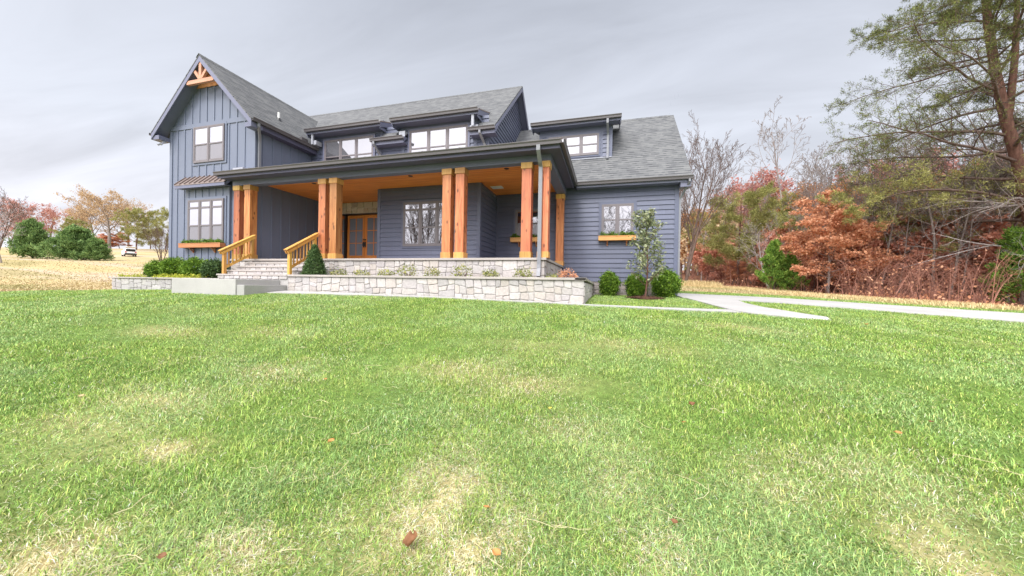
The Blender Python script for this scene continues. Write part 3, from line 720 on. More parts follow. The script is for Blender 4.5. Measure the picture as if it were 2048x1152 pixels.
    window(-16.10, -14.53, 4.74, 6.08, GY-.036, 2, up='glass_bright', lab='pair of sash windows high in the gable'); casing(-16.10, -14.53, 4.74, 6.08, GY-.006, .09, 'batten')
    window(-16.22, -14.38, 1.52, 3.14, GY-.124, 3, transom=.28, lab='three sash windows with transoms under the awning', rail=.48, up='glass_bright'); casing(-16.22, -14.38, 1.52, 3.14, GY-.092, .09, 'batten')

    # ---- awning over the bay window
    mb = MB(); ax0, ax1, ay, az0, az1 = -16.66, -13.98, 9.56, 3.66, 4.16
    mb.slab([(ax0, ay, az0+.09), (ax1, ay, az0+.09), (ax1, GY, az1), (ax0, GY, az1)], .03)
    x = ax0+.02
    while x < ax1+.01: mb.bar((x, ay-.005, az0+.108), (x, GY-.005, az1+.018), .022, .045); x += .2705
    aw = part(mb, 'awning', M['tin'], label='small brown standing seam awning over the bay window')
    mb = MB(); mb.box(ax0-.01, ax1+.01, ay+.012, ay+.04, az0-.05, az0+.055); mb.box(ax0+.02, ax1-.02, ay+.042, GY-.1, az0-.03, az0-.01)
    for xx in (ax0, ax1-.02): mb.slab([(xx, ay+.042, az0+.056), (xx+.02, ay+.042, az0+.056), (xx+.02, GY, az1-.035), (xx, GY, az1-.035)], .11+.02)
    mb.build('fascia', M['trim'], aw)

    # ---- main body walls
    mb = MB(); o = (0, 11.75, 0); lap(mb, o, u, -8.82, -4.55, DZ-.05, 4.4); board(mb, o, u, -8.86, -8.72, DZ, 3.74, .032); board(mb, o, u, -4.64, -4.5, DZ, 3.74, .032)
    lap(mb, (-4.52, 11.75, 0), (0, 1, 0), 0, 1.9, DZ-.05, 4.4); board(mb, (-4.52, 11.75, 0), (0, 1, 0), 0, .12, DZ, 3.74, .03)
    lap(mb, (-8.84, 13.46, 0), (0, -1, 0), 0, 1.7, DZ-.05, 4.4)
    part(mb, 'wall', M['siding'])
    # upper storey front and dormer cheeks
    mb = MB(); lap(mb, (0, UY, 0), u, GX1, -4.5, 4.3, 6.55); board(mb, (0, UY, 0), u, -12.6, -9.2, 6.33, 6.6, .03); board(mb, (0, UY, 0), u, -8.35, -4.95, 6.33, 6.6, .03)
    for a, b in ((-12.62, -12.5), (-9.37, -9.25), (-8.30, -8.18), (-5.10, -4.98)): board(mb, (0, UY, 0), u, a, b, 4.9, 6.33, .03)
    board(mb, (0, UY, 0), u, -4.62, -4.48, 4.8, 5.75, .032)
    for xx in (-4.98, -9.25): lap(mb, (xx, UY, 0), (0, 1, 0), 0, 1.2, 5.3, 6.9)
    for xx in (-12.62, -8.30): lap(mb, (xx, UY+1.2, 0), (0, -1, 0), 0, 1.2, 5.3, 6.9)
    part(mb, 'wall', M['siding'], label='lap sided upper storey wall behind the porch roof')
    # main roof
    RY, RZ, EY, EZ = 16.2, 9.70, 12.12, 5.97; ms = (RZ-EZ)/(RY-EY); MX0, MX1 = -17.9, -4.15
    # gable end wall right
    mb = MB(); og = (-4.5, UY, 0); ug = (0, 1, 0)
    sline = [(-ms, 1, EZ+ms*(UY-EY)-.10), (ms, 1, RZ*2-EZ+ms*(EY-UY)-.10)]
    lap(mb, og, ug, 0, 8.2, 4.3, RZ, sline, joints=False)
    part(mb, 'gable', M['siding'], label='lap sided gable end of the main roof')
    mb = MB(); 
    for xa, xb, cut in ((MX0, -12.7, 0), (-12.7, -9.12, 1), (-9.12, -8.42, 0), (-8.42, -4.86, 1), (-4.86, MX1, 0)):
        y0 = 12.95 if cut else EY
        mb.slab([(xa, y0, EZ+ms*(y0-EY)), (xb, y0, EZ+ms*(y0-EY)), (xb, RY, RZ), (xa, RY, RZ)], .055)
    mb.slab([(MX0, RY, RZ), (MX1, RY, RZ), (MX1, 2*RY-EY, EZ), (MX0, 2*RY-EY, EZ)], .055)
    mr = part(mb, 'roof', M['shingle'])
    mb = MB(); x = -17.2
    while x < MX1-.1:
        for sg in (1, -1): mb.slab([(x-.02, RY, RZ+.022), (x+.22, RY, RZ+.012), (x+.22, RY-sg*.14, RZ+.012-.14*ms), (x-.02, RY-sg*.14, RZ+.022-.14*ms)][::-sg], .012)
        x += .2
    mb.build('ridge_cap', M['shingle'], mr)
    mb = MB()
    for sg in (1, -1):
        ey = RY-sg*(RY-EY)
        mb.slab([(MX1-.03, ey, EZ-.06), (MX1-.004, ey, EZ-.06), (MX1-.004, RY, RZ-.06), (MX1-.03, RY, RZ-.06)][::sg], .20)
        mb.slab([(-4.5, ey, EZ-.16), (MX1-.032, ey, EZ-.16), (MX1-.032, RY, RZ-.16), (-4.5, RY, RZ-.16)][::sg], .02)
    part(mb, 'rake_trim', M['trim'])
    # short eaves between and beside the dormers
    for a, b in ((-9.5, -8.0), (-5.16, -4.13)):
        mb = MB(); mb.box(a, b, EY+.01, UY, EZ-.28, EZ-.25); mb.box(a+.01, b-.03, EY+.012, EY+.035, EZ-.25, EZ-.06)
        for xx in (a, b-.028): mb.slab([(xx, EY+.036, EZ-.058), (xx+.028, EY+.036, EZ-.058), (xx+.028, UY, EZ-.058+ms*(UY-EY-.036)), (xx, UY, EZ-.058+ms*(UY-EY-.036))], .19)
        part(mb, 'soffit', M['trim'])

    def gutter(x0, x1, y, z, d=.115, h=.12, parent=H, along='x'):
        """K-style gutter: front lip, ogee face, floor"""
        prof = [(0, 0), (-.012, 0), (-.012, -.016), (-.002, -.03), (.012, -.055), (.02, -h), (d, -h), (d, -.02), (d-.008, -.02), (d-.008, -h+.01), (.028, -h+.01), (.02, -.055), (.008, -.03), (0, -.015)]
        mb = MB(); pts = []
        P0 = [(x0, y+a, z+b) if along == 'x' else (y-a, x0, z+b) for a, b in prof]; P1 = [(x1, y+a, z+b) if along == 'x' else (y-a, x1, z+b) for a, b in prof]; m = len(prof)
        for k in range(m): q = [P0[k], P1[k], P1[(k+1) % m], P0[(k+1) % m]]; mb.poly(q if along == 'x' else q[::-1])
        mb.poly(P0[::-1] if along != 'x' else P0[::-1]); mb.poly(P1)
        return part(mb, 'gutter', M['gutter'], parent)
    def spout(pts, w=.085, d=.065, upv=Vector((1, 0, 0))):
        """square downspout: bars with mitred bends"""
        mb = MB(); pts = [Vector(p) for p in pts]; rings = []
        for k, p in enumerate(pts):
            t = (pts[min(k+1, len(pts)-1)]-pts[max(k-1, 0)]).normalized(); a = upv; b = t.cross(a).normalized()
            rings.append([p+a*w/2+b*d/2, p-a*w/2+b*d/2, p-a*w/2-b*d/2, p+a*w/2-b*d/2])
        for k in range(len(rings)-1):
            for j in range(4): mb.poly([rings[k][j], rings[k][(j+1) % 4], rings[k+1][(j+1) % 4], rings[k+1][j]])
        mb.poly(rings[0][::-1]); mb.poly(rings[-1])
        return part(mb, 'downspout', M['spout'])
    gutter(-9.52, -7.98, EY-.115, EZ-.03); gutter(-5.18, -4.13, EY-.115, EZ-.03)
    spout([(-9.35, EY-.06, EZ-.14), (-9.35, EY-.06, EZ-.24), (-9.3, UY-.10, EZ-.55), (-9.25, UY-.05, EZ-.68), (-9.25, UY-.05, 4.95)])
    spout([(-4.72, EY-.06, EZ-.14), (-4.72, EY-.06, EZ-.24), (-4.66, UY-.10, EZ-.5), (-4.62, UY-.05, EZ-.62), (-4.62, UY-.05, 4.95)])
    # gable wing eave gutter and spout
    gutter(rake_y-.0, 12.45, apex_x+GH+.115, GEZ+.02, along='y')
    spout([(apex_x+GH+.05, 9.75, GEZ-.1), (apex_x+GH+.05, 9.75, GEZ-.22), (GX1+.12, 10.02, GEZ-.5), (GX1+.06, 10.06, GEZ-.62), (GX1+.06, 10.06, 4.2)], upv=Vector((0, 1, 0)))
    gutter(rake_y, 20, apex_x-GH-.0, GEZ+.02, along='y')

    # ---- shed dormers
    def dormer(x0, x1, fy, fz, back, slope, wx0, wx1, wy, lab):
        mb = MB(); zb = fz+slope*(back-fy)
        mb.slab([(x0, fy+.0, fz), (x1, fy, fz), (x1, back, zb), (x0, back, zb)], .045)
        x = x0+.03
        while x < x1: mb.bar((x, fy+.01, fz+.014), (x, back, zb+.014), .022, .035); x += .42
        d = part(mb, 'dormer_roof', M['tin'], label=lab)
        mb = MB(); mb.box(x0+.01, x1-.01, fy+.012, fy+.04, fz-.20, fz-.05); mb.box(x0+.04, x1-.04, fy+.042, wy, fz-.19, fz-.165)
        for xx in (x0+.01, x1-.04): mb.slab([(xx, fy+.042, fz-.046+slope*.04), (xx+.03, fy+.042, fz-.046+slope*.04), (xx+.03, back, zb-.046), (xx, back, zb-.046)], .20)
        for xx in (x0+.04, x1-.05): mb.box(xx, xx+.01, fy+.042, wy, fz-.3, fz-.2)
        mb.build('fascia', M['trim'], d)
        gutter(x0, x1, fy-.115, fz-.0, parent=d)
        return d
    dormer(-12.78, -9.02, 12.02, 6.62, 13.75, .36, -12.6, -9.25, UY, 'left shed dormer roof above three windows')
    dormer(-8.52, -4.76, 12.02, 6.62, 13.75, .36, -8.3, -5.0, UY, 'right shed dormer roof above three windows')
    for q in ((-5.18, -4.86, 12.22, 12.5, EZ+.0, EZ+.14), (-8.28, -8.0, 12.22, 12.5, EZ+.0, EZ+.22), (-12.55, -12.3, 12.1, 12.4, EZ+.02, EZ+.2), (-13.6, -13.1, 9.6, 9.94, 4.13, 4.22)):
        mb = MB(); mb.box(*q); part(mb, 'flashing', M['flash'])
    for q in ((-5.06, -4.96, 12.05, 12.12, 6.0, 6.5), (-12.52, -12.44, 12.05, 12.12, 6.0, 6.5)):
        mb = MB(); mb.box(*q); part(mb, 'downspout', M['flash'])
    window(-12.14, -9.70, 5.12, 6.22, UY-.034, 3, lower='glass_low', rail=.36, lab='three upstairs windows nearest the gable wing'); casing(-12.14, -9.70, 5.12, 6.22, UY-.034, .08)
    window(-7.88, -5.40, 5.12, 6.22, UY-.034, 3, lower='glass_low', rail=.36, lab='three upstairs windows of the right hand dormer'); casing(-7.88, -5.40, 5.12, 6.22, UY-.034, .08)
    # vent pipe on the gable roof
    mb = MB(); vx = -13.45; vz = GAZ-sl_*(vx-apex_x); mb.tube([(vx, 11.3, vz-.1), (vx, 11.3, vz+.28)], .045, 12); vp = part(mb, 'vent_pipe', M['white'], smooth=False)
    mb = MB(); mb.tube([(vx, 11.3, vz-.1), (vx, 11.3, vz+.05)], [.11, .055], 12); mb.build('boot', M['dark'], vp)
    mb = MB(); mb.box(-12.96, -12.70, 11.75, 12.05, GEZ+.12, GEZ+.26); part(mb, 'roof_vent', M['gutter'])

    # ---- porch deck, foundation, steps
    rnd = random.Random(3)
    mb = MB(); mb.box(-13.72, -1.76, PY+.07, 13.5, -.5, DZ-.07); mb.box(-1.76, -1.73, 13.4, 13.5, -.5, -.4)
    part(mb, 'foundation_core', M['mortar'])
    mb = MB(); stones(mb, (0, PY+.07, 0), (1, 0, 0), -9.55, -1.73, .02, DZ-.072, rnd); stones(mb, (-1.76, PY+.07, 0), (0, 1, 0), .03, 3.9, -.1, DZ-.072, rnd); stones(mb, (0, PY+.07, 0), (1, 0, 0), -13.7, -12.6, .02, DZ-.072, rnd)
    part(mb, 'foundation', M['stone'], label='stone faced porch foundation')
    mb = MB(); mb.box(-13.78, -1.68, PY, 11.7, DZ-.07, DZ); mb.box(-12.94, -8.9, 11.7, 13.46, DZ-.07, DZ); mb.box(-4.5, -1.68, 11.7, 13.58, DZ-.07, DZ)
    part(mb, 'porch_deck', M['capstone'], bevel=.008)
    st = None
    for k in range(4):
        zt = DZ-.1475*(k+1); yf = PY-.3*(k+1)
        x0, x1 = -12.58, -9.58
        mb = MB(); mb.box(x0+.03, x1-.0, yf+.045, yf+.37, -.4, zt-.055); 
        if st is None: st = part(mb, 'porch_steps', M['mortar'])
        else: mb.build('step_core', M['mortar'], st)
        mb = MB(); mb.box(x0, x1-.02, yf, yf+.37, zt-.053, zt); mb.build('tread', M['capstone'], st, bevel=.006)
        mb = MB(); stones(mb, (0, yf+.045, 0), (1, 0, 0), x0+.03, x1-.01, zt-.155, zt-.055, rnd, maxh=.2, regular=True, mn=.2, maxw=.45); stones(mb, (x1-.005, yf+.05, 0), (0, 1, 0), 0, .30, zt-.15, zt-.055, rnd, maxh=.3, regular=True); mb.build('riser', M['stone'], st)

    # ---- porch posts
    proto = None
    for (x, y) in ((-13.495, 9.82), (-12.975, 9.82), (-9.555, 9.82), (-9.095, 9.82), (-4.84, 9.82), (-4.40, 9.82), (-2.31, 9.82), (-1.80, 9.82), (-1.82, 13.40)):
        r_ = .142
        if proto is None:
            mb = MB(); mb.box(x-r_, x+r_, y-r_, y+r_, DZ+.001, 3.58); p = part(mb, 'porch_post', M['cedar'], bevel=.006)
            # own origin at the post's foot so that copies can be moved
            def recenter(ob, at_):
                for v in ob.data.vertices: v.co -= (at_-WPOS[ob.name])
                ob.location = at_-WPOS[H.name]
            recenter(p, Vector((x, y, DZ))); WPOS[p.name] = Vector((x, y, DZ))
            mb = MB(); mb.box(x-r_-.024, x+r_+.024, y-r_-.024, y+r_+.024, 3.40, 3.577); c1 = mb.build('cap_trim', M['cedar_light'], p, bevel=.005)
            mb = MB(); mb.box(x-r_-.024, x+r_+.024, y-r_-.024, y+r_+.024, DZ+.002, DZ+.18); c2 = mb.build('base_trim', M['cedar_light'], p, bevel=.005)
            proto = p; px_, py_ = x, y
        else:
            c = copy_tree(proto, H); c.location = Vector((x, y, DZ))-WPOS[H.name]

    # ---- porch beam, ceiling, roof
    mb = MB(); mb.box(-13.72, -1.62, 9.69, 9.95, 3.581, 3.92); mb.box(-1.95, -1.62, 9.952, 13.56, 3.581, 3.92); part(mb, 'porch_beam', M['trim'])
    mb = MB(); mb.box(-13.85, -1.33, 9.27, 9.688, 3.765, 3.785); mb.box(-1.618, -1.33, 9.689, 13.2, 3.765, 3.785); mb.box(-13.85, -1.30, 9.245, 9.268, 3.74, 3.93); mb.box(-1.328, -1.30, 9.27, 13.2, 3.74, 3.93)
    part(mb, 'soffit', M['soffit'])
    mb = MB(); mb.box(-12.93, -1.96, 9.952, 13.56, CZ, CZ+.03); cl = part(mb, 'porch_ceiling', M['ceiling'])
    for x, y in ((-3.18, 10.55), (-6.66, 10.55), (-10.8, 10.55)):
        mb = MB(); mb.tube([(x, y, CZ-.008), (x, y, CZ-.001)], [.075, .085], 20); lamp = mb.build('downlight', M['dark'], cl)
    mb = MB(); mb.box(-4.34, -3.90, 12.3, 12.62, CZ-.02, CZ-.001); mb.build('ceiling_vent', M['white'], cl, bevel=.006)
    # stained trim along the ceiling edge
    psl = .30; gy, gz = 9.22, 3.955; gx0, gx1 = -13.90, -1.26
    mb = MB(); by = UY; bz = gz+psl*(by-gy); hipx = gx1-(by-gy); 
    mb.slab([(gx0+.6, gy, gz), (gx1, gy, gz), (hipx, by, bz), (gx0+1.0, by, bz)], .03)
    mb.slab([(gx1, gy, gz), (gx1, 13.3, gz), (hipx, 13.3, bz), (hipx, by, bz)], .03)
    mb.slab([(gx0, gy, gz), (gx0+.6, gy, gz), (gx0+.6, GY, gz+psl*(GY-gy)), (gx0+.3, GY, gz+psl*(GY-gy))], .03)
    pr = part(mb, 'porch_roof', M['tin'], label='low standing seam metal porch roof')
    mb = MB(); x = gx0+.35
    while x < gx1-.02:
        ye = min(by, gy+(gx1-x)); 
        if x < GX1: ye = min(ye, GY)
        if ye-gy > .1: mb.bar((x, gy+.005, gz+.022), (x, ye, gz+.022+psl*(ye-gy)), .025, .055)
        x += .405
    y = gy+.4
    while y < 13.2: mb.bar((gx1-.005, y, gz+.022), (max(hipx, gx1-(y-gy)), y, gz+.022+psl*min(y-gy, by-gy)), .025, .055); y += .405
    mb.bar((gx1, gy, gz+.02), (hipx, by, bz+.02), .09, .03)
    mb.build('seam', M['tin'], pr)
    gutter(gx0, gx1, 9.13, 3.95, parent=pr); gutter(9.13, 13.3, gx1+.09, 3.95, parent=pr, along='y')
    spout([(-1.88, 9.18, 3.84), (-1.88, 9.18, 3.72), (-1.88, 9.44, 3.48), (-1.88, 9.585, 3.38), (-1.88, 9.585, .62), (-1.88, 9.57, .5), (-1.88, 9.5, .28)], .105, .075)

    # ---- stair rails
    for x in (-12.45, -9.66):
        mb = MB(); b0 = Vector((x, 8.40, .99)); b1 = Vector((x, 9.58, 1.68))
        if x > -10: b1 = Vector((x, 9.62, 1.70))
        mb.bar(b0, b1, .14, .036); 
        dn = Vector((0, 0, -.075))
        for sx in (-.045, .045): mb.bar(b0+dn+Vector((sx, .05, .0)), b1+dn+Vector((sx, -.02, 0)), .036, .085)
        for sx in (-.03,): mb.bar(Vector((x, 8.6, .46)), Vector((x, 9.5, .99)), .036, .085)
        rl = part(mb, 'stair_rail', M['rail'], bevel=.003)
        for py_, zb, zt in ((8.56, .232, .98), (9.5, DZ, 1.58)):
            mb = MB(); mb.box(x-.046, x+.046, py_-.046, py_+.046, zb, zt); mb.build('newel', M['rail'], rl, bevel=.004)
        for k in range(6):
            yy = 8.70+k*.125; zz = .46+(yy-8.6)*.589
            mb = MB(); mb.box(x-.018, x+.018, yy-.018, yy+.018, zz+.03, zz+.53); mb.build('baluster', M['rail'], rl)

    # ---- porch window, door wall
    window(-7.62, -5.52, 1.50, 3.10, 11.75-.034, 3, transom=.26, lower='glass_low', rail=.5, lab='three sash windows with transoms on the porch', up='glass_low'); casing(-7.62, -5.52, 1.50, 3.10, 11.75-.034, .07, 'siding_plain', .02)
    mb = MB(); mb.box(-12.94, -8.86, 13.47, 13.6, 3.24, CZ); mb.box(-12.94, -12.42, 13.47, 13.6, DZ, 3.24); mb.box(-9.2, -8.86, 13.47, 13.6, DZ, 3.24); mb.box(-12.42, -9.2, 13.95, 14.0, DZ, 3.3)
    part(mb, 'wall', M['mortar'])
    mb = MB(); stones(mb, (0, 13.468, 0), u, -12.94, -8.86, 3.24, CZ-.005, rnd, cols=WARM_COLS); stones(mb, (0, 13.468, 0), u, -12.94, -12.44, DZ, 3.24, rnd, cols=WARM_COLS)
    part(mb, 'entry_stone', M['stone'])
    mb = MB(); mb.box(-12.42, -9.2, 13.5, 13.94, 3.2, 3.238); 
    for a, b in ((-12.42, -12.34), (-12.06, -11.98), (-10.02, -9.94), (-9.28, -9.2)): mb.box(a, b, 13.55, 13.9, DZ, 3.2)
    part(mb, 'door_frame', M['dark'])
    def leaf(x0, x1, cols, name, glass_z=1.30, handle=None):
        y0, y1 = 13.66, 13.71; mb = MB(); s = .12 if x1-x0 > .5 else .05; z0, z1 = DZ+.02, 3.19
        mb.box(x0, x0+s, y0, y1, z0, z1); mb.box(x1-s, x1, y0, y1, z0, z1); mb.box(x0+s, x1-s, y0, y1, z1-.14, z1); mb.box(x0+s, x1-s, y0, y1, z0, glass_z)
        w = (x1-x0-2*s)/cols
        for k in range(1, cols): mb.box(x0+s+w*k-.017, x0+s+w*k+.017, y0+.004, y1, glass_z, z1-.14)
        for k in (1, 2): zz = glass_z+(z1-.14-glass_z)*k/3; mb.box(x0+s, x1-s, y0+.006, y1, zz-.017, zz+.017)
        d = part(mb, name, M['door'], bevel=.004)
        mb = MB(); mb.box(x0+s-.003, x1-s+.003, y0+.02, y0+.03, glass_z-.003, z1-.137); mb.build('pane', M['doorglass'], d)
        if handle:
            mb = MB(); mb.box(handle-.03, handle+.03, y0-.014, y0-.001, DZ+.86, DZ+1.12); mb.tube([(handle, y0-.014, DZ+.92), (handle, y0-.07, DZ+.92), (handle+.0, y0-.07, DZ+1.06), (handle, y0-.012, DZ+1.08)], .012, 8); mb.build('handle', M['dark'], d); mb = MB(); mb.tube([(handle, y0-.03, DZ+1.22), (handle, y0-.001, DZ+1.22)], .034, 14); mb.build('lock', M['dark'], d)
    leaf(-12.33, -12.07, 1, 'sidelight'); leaf(-11.97, -11.0, 2, 'door', handle=-11.045); leaf(-10.99, -10.03, 2, 'door', handle=-10.95); leaf(-9.93, -9.29, 1, 'sidelight')

    # ---- right wing
    mb = MB(); lap(mb, (0, RWY, 0), u, -4.55, RX, .23, 4.05); board(mb, (0, RWY, 0), u, RX-.12, RX+.02, -.25, 3.76, .032); board(mb, (0, RWY, 0), u, -4.5, -4.4, DZ, 3.74, .03)
    og = (RX, RWY, 0); rs = 1.0; RRY, RRZ, REY, REZ = 17.25, 8.02, 13.2, 3.97
    lap(mb, og, (0, 1, 0), 0, 7.3, -.1, RRZ, [(-1, 1, REZ+(RWY-REY)-.12), (1, 1, RRZ*2-REZ+REY-RWY-.12)]); board(mb, og, (0, 1, 0), 0, .12, -.25, 3.76, .03)
    part(mb, 'wall', M['siding'], label='lap sided right wing wall')
    mb = MB(); mb.box(-1.75, RX-.01, RWY+.02, RWY+.1, -.5, .23); part(mb, 'foundation_core', M['mortar'])
    mb = MB(); stones(mb, (0, RWY+.02, 0), u, -.6, RX-.1, -.42, .22, rnd, cols=[(.42, .36, .34), (.46, .40, .38), (.38, .34, .33)], maxh=.24, regular=True); part(mb, 'foundation', M['stone'], label='low stone base of the right wing')
    mb = MB(); mb.slab([(-4.5, REY, REZ), (2.78, REY, REZ), (2.78, RRY, RRZ), (-4.5, RRY, RRZ)], .055); mb.slab([(-4.5, RRY, RRZ), (2.78, RRY, RRZ), (2.78, 2*RRY-REY, REZ), (-4.5, 2*RRY-REY, REZ)], .055)
    rr = part(mb, 'roof', M['shingle'])
    mb = MB(); x = -4.0
    while x < 2.6:
        for sg in (1, -1): mb.slab([(x-.02, RRY, RRZ+.022), (x+.22, RRY, RRZ+.012), (x+.22, RRY-sg*.14, RRZ+.012-.14), (x-.02, RRY-sg*.14, RRZ+.022-.14)][::-sg], .012)
        x += .2
    mb.build('ridge_cap', M['shingle'], rr)
    mb = MB()
    for sg in (1, -1):
        ey = RRY-sg*(RRY-REY)
        mb.slab([(2.745, ey, REZ-.06), (2.77, ey, REZ-.06), (2.77, RRY, RRZ-.06), (2.745, RRY, RRZ-.06)][::sg], .18)
        mb.slab([(RX, ey, REZ-.15), (2.743, ey, REZ-.15), (2.743, RRY, RRZ-.15), (RX, RRY, RRZ-.15)][::sg], .02)
    mb.box(-1.2, 2.74, REY+.012, REY+.035, 3.76, REZ-.06); mb.box(-1.2, 2.74, REY+.036, RWY, 3.765, 3.785); mb.box(RX+.0, 2.74, REY+.04, REY+.42, 3.60, 3.763)
    part(mb, 'soffit', M['trim'])
    gutter(-1.2, 2.80, REY-.1, REZ-.01)
    spout([(2.68, REY-.04, REZ-.13), (2.68, REY-.04, REZ-.22), (RX+.12, RWY-.0, 3.38), (RX+.065, RWY+.05, 3.28), (RX+.065, RWY+.05, -.15)], upv=Vector((0, 1, 0)))
    # dormer of the right wing
    DY = 14.6
    mb = MB(); lap(mb, (0, DY, 0), u, -2.92, .06, 5.2, 6.62); 
    for a, b in ((-2.94, -2.82), (-.04, .08), (-.38, -.30), (-2.64, -2.56)): board(mb, (0, DY, 0), u, a, b, 5.32, 6.5, .03)
    board(mb, (0, DY, 0), u, -2.94, .08, 6.38, 6.66, .031)
    lap(mb, (.06, DY, 0), (0, 1, 0), 0, 1.6, 5.2, 7.1); lap(mb, (-2.92, DY+1.6, 0), (0, -1, 0), 0, 1.6, 5.2, 7.1)
    part(mb, 'wall', M['siding'], label='small lap sided dormer wall on the right wing')
    dormer(-3.24, .41, 14.18, 6.83, 16.5, .30, -2.92, .06, DY, 'flat fronted dormer roof on the right wing')
    window(-2.50, -.50, 5.52, 6.30, DY-.034, 3, lower='glass', lab='three dormer windows on the right wing'); casing(-2.50, -.50, 5.52, 6.30, DY-.034, .06, 'siding_plain', .02)
    mb = MB(); mb.box(-2.9, .05, DY-.10, DY-.0, 5.30, 5.335); part(mb, 'flashing', M['flash'])
    spout([(-.12, 14.12, 6.70), (-.12, 14.12, 6.55), (-.10, 14.50, 6.30), (-.10, 14.545, 6.2), (-.10, 14.545, 5.42), (-.10, 14.42, 5.28), (-.10, 14.35, 5.2)])
    window(-.22, .84, 2.02, 3.12, RWY-.034, 2, lower='glass', lab='pair of sash windows above a flower box on the right wing'); casing(-.22, .84, 2.02, 3.12, RWY-.034, .10, 'siding_plain', .03)
    window(-3.62, -2.62, 2.02, 3.05, RWY-.034, 2, lab='sash windows at the back of the porch', up='glass_low'); casing(-3.62, -2.62, 2.02, 3.05, RWY-.034, .07, 'siding_plain', .03)
    # ---- flower boxes
    for x0, x1, y, z in ((-16.50, -14.25, GY-.095, 1.28), (-.36, .98, RWY-.02, 1.78), (-3.82, -2.45, RWY-.02, 1.78)):
        mb = MB(); mb.box(x0, x1, y-.22, y-.195, z, z+.17); mb.box(x0, x1, y-.03, y-.004, z, z+.17); mb.box(x0, x0+.025, y-.194, y-.031, z, z+.17); mb.box(x1-.025, x1, y-.194, y-.031, z, z+.17); mb.box(x0+.026, x1-.026, y-.194, y-.031, z+.01, z+.03); mb.box(x0-.012, x1+.012, y-.232, y-.221, z+.15, z+.172)
        fb = part(mb, 'flower_box', M['boxwood'])
        for t in (.24, .76):
            xx = x0+(x1-x0)*t; mb = MB(); mb.box(xx-.022, xx+.022, y-.17, y-.005, z-.045, z-.002); mb.box(xx-.022, xx+.022, y-.05, y-.005, z-.19, z-.046); mb.bar((xx, y-.15, z-.03), (xx, y-.03, z-.17), .03, .03); mb.build('bracket', M['cedar'], fb)
    # flood light under the left eave
    mb = MB(); fx = -17.62; mb.box(fx-.05, fx+.05, 9.7, 9.8, 5.60, 5.66)
    for q in (-.07, .07): mb.tube([(fx+q*.5, 9.74, 5.6), (fx+q, 9.66, 5.52), (fx+q*1.3, 9.60, 5.47)], [.015, .03, .045], 10)
    part(mb, 'flood_light', M['flash'])
    return H
house()
# ------------------------------------------------------------------ beds and landing
def beds():
    rnd = random.Random(11)
    P = root('planter_wall', (-5.3, 8.4, -.4), 'long low stone bed wall with pale cap in front of the porch', 'garden wall')
    mb = MB(); mb.box(-9.6, -.56, 8.47, 8.62, -.75, .165); mb.box(-.68, -.56, 8.62, 13.55, -.75, .10); mb.build('wall_core', M['mortar'], P)
    mb = MB(); stones(mb, (0, 8.47, 0), (1, 0, 0), -9.6, -.545, -.58, .165, rnd, mn=.15); stones(mb, (-.56, 8.47, 0), (0, 1, 0), 0, 5.05, -.58, .12, rnd); mb.build('stone_face', M['stone'], P)
    mb = MB(); mb.box(-9.58, -.49, 8.40, 8.68, .168, .228)
    mb.slab([(-.49, 8.40, .2285), (-.49, 13.55, .16), (-.76, 13.55, .16), (-.76, 8.40, .2285)][::1], .06); mb.build('cap', M['capstone'], P, bevel=.008)
    P = root('planter_wall', (-15.3, 8.4, -.4), 'short stone bed wall left of the concrete landing', 'garden wall')
    mb = MB(); mb.box(-18.02, -12.45, 8.47, 8.62, -.8, .02); mb.box(-18.02, -17.88, 8.62, 11, -.8, .02); mb.build('wall_core', M['mortar'], P)
    mb = MB(); stones(mb, (0, 8.47, 0), (1, 0, 0), -18.02, -12.45, -.60, .02, rnd, cols=[(.42, .40, .41), (.47, .45, .46), (.38, .36, .37), (.44, .42, .42)]); stones(mb, (-18.02, 11, 0), (0, -1, 0), 0, 2.5, -.6, .02, rnd); mb.build('stone_face', M['stone'], P)
    mb = MB(); mb.box(-18.12, -12.45, 8.40, 8.68, .023, .075); mb.box(-18.12, -17.82, 8.68, 11, .023, .075); mb.build('cap', M['capstone'], P, bevel=.008)
    L = root('concrete_landing', (-11.2, 7.7, -.3), 'pale concrete landing with two side steps below the stone stairs', 'landing')
    mb = MB(); mb.box(-12.43, -9.90, 7.1, 8.44, -.7, .052); mb.build('landing_slab', M['concrete'], L, bevel=.012)
    mb = MB(); mb.box(-9.897, -9.62, 7.13, 8.44, -.7, -.105); mb.build('step', M['concrete2'], L, bevel=.012)
    # soil
    mb = MB(); mb.poly([(-9.6, 8.62, .12), (-.68, 8.62, .12), (-.68, 13.55, .05), (-1.73, 13.55, .08), (-1.73, 9.7, .12), (-9.6, 9.7, .12)]); mb.poly([(-17.88, 8.62, -.03), (-12.5, 8.62, -.03), (-12.5, 9.9, .0), (-17.88, 9.9, .0)])
    struct(mb.build('bed_soil', M['mulch']))
beds()
pave('driveway', DRIVE, .03, M['concrete']); pave('walkway', WALK, .036, M['concrete']); pave('sidewalk', SIDE, .03, M['concrete'])
ground()

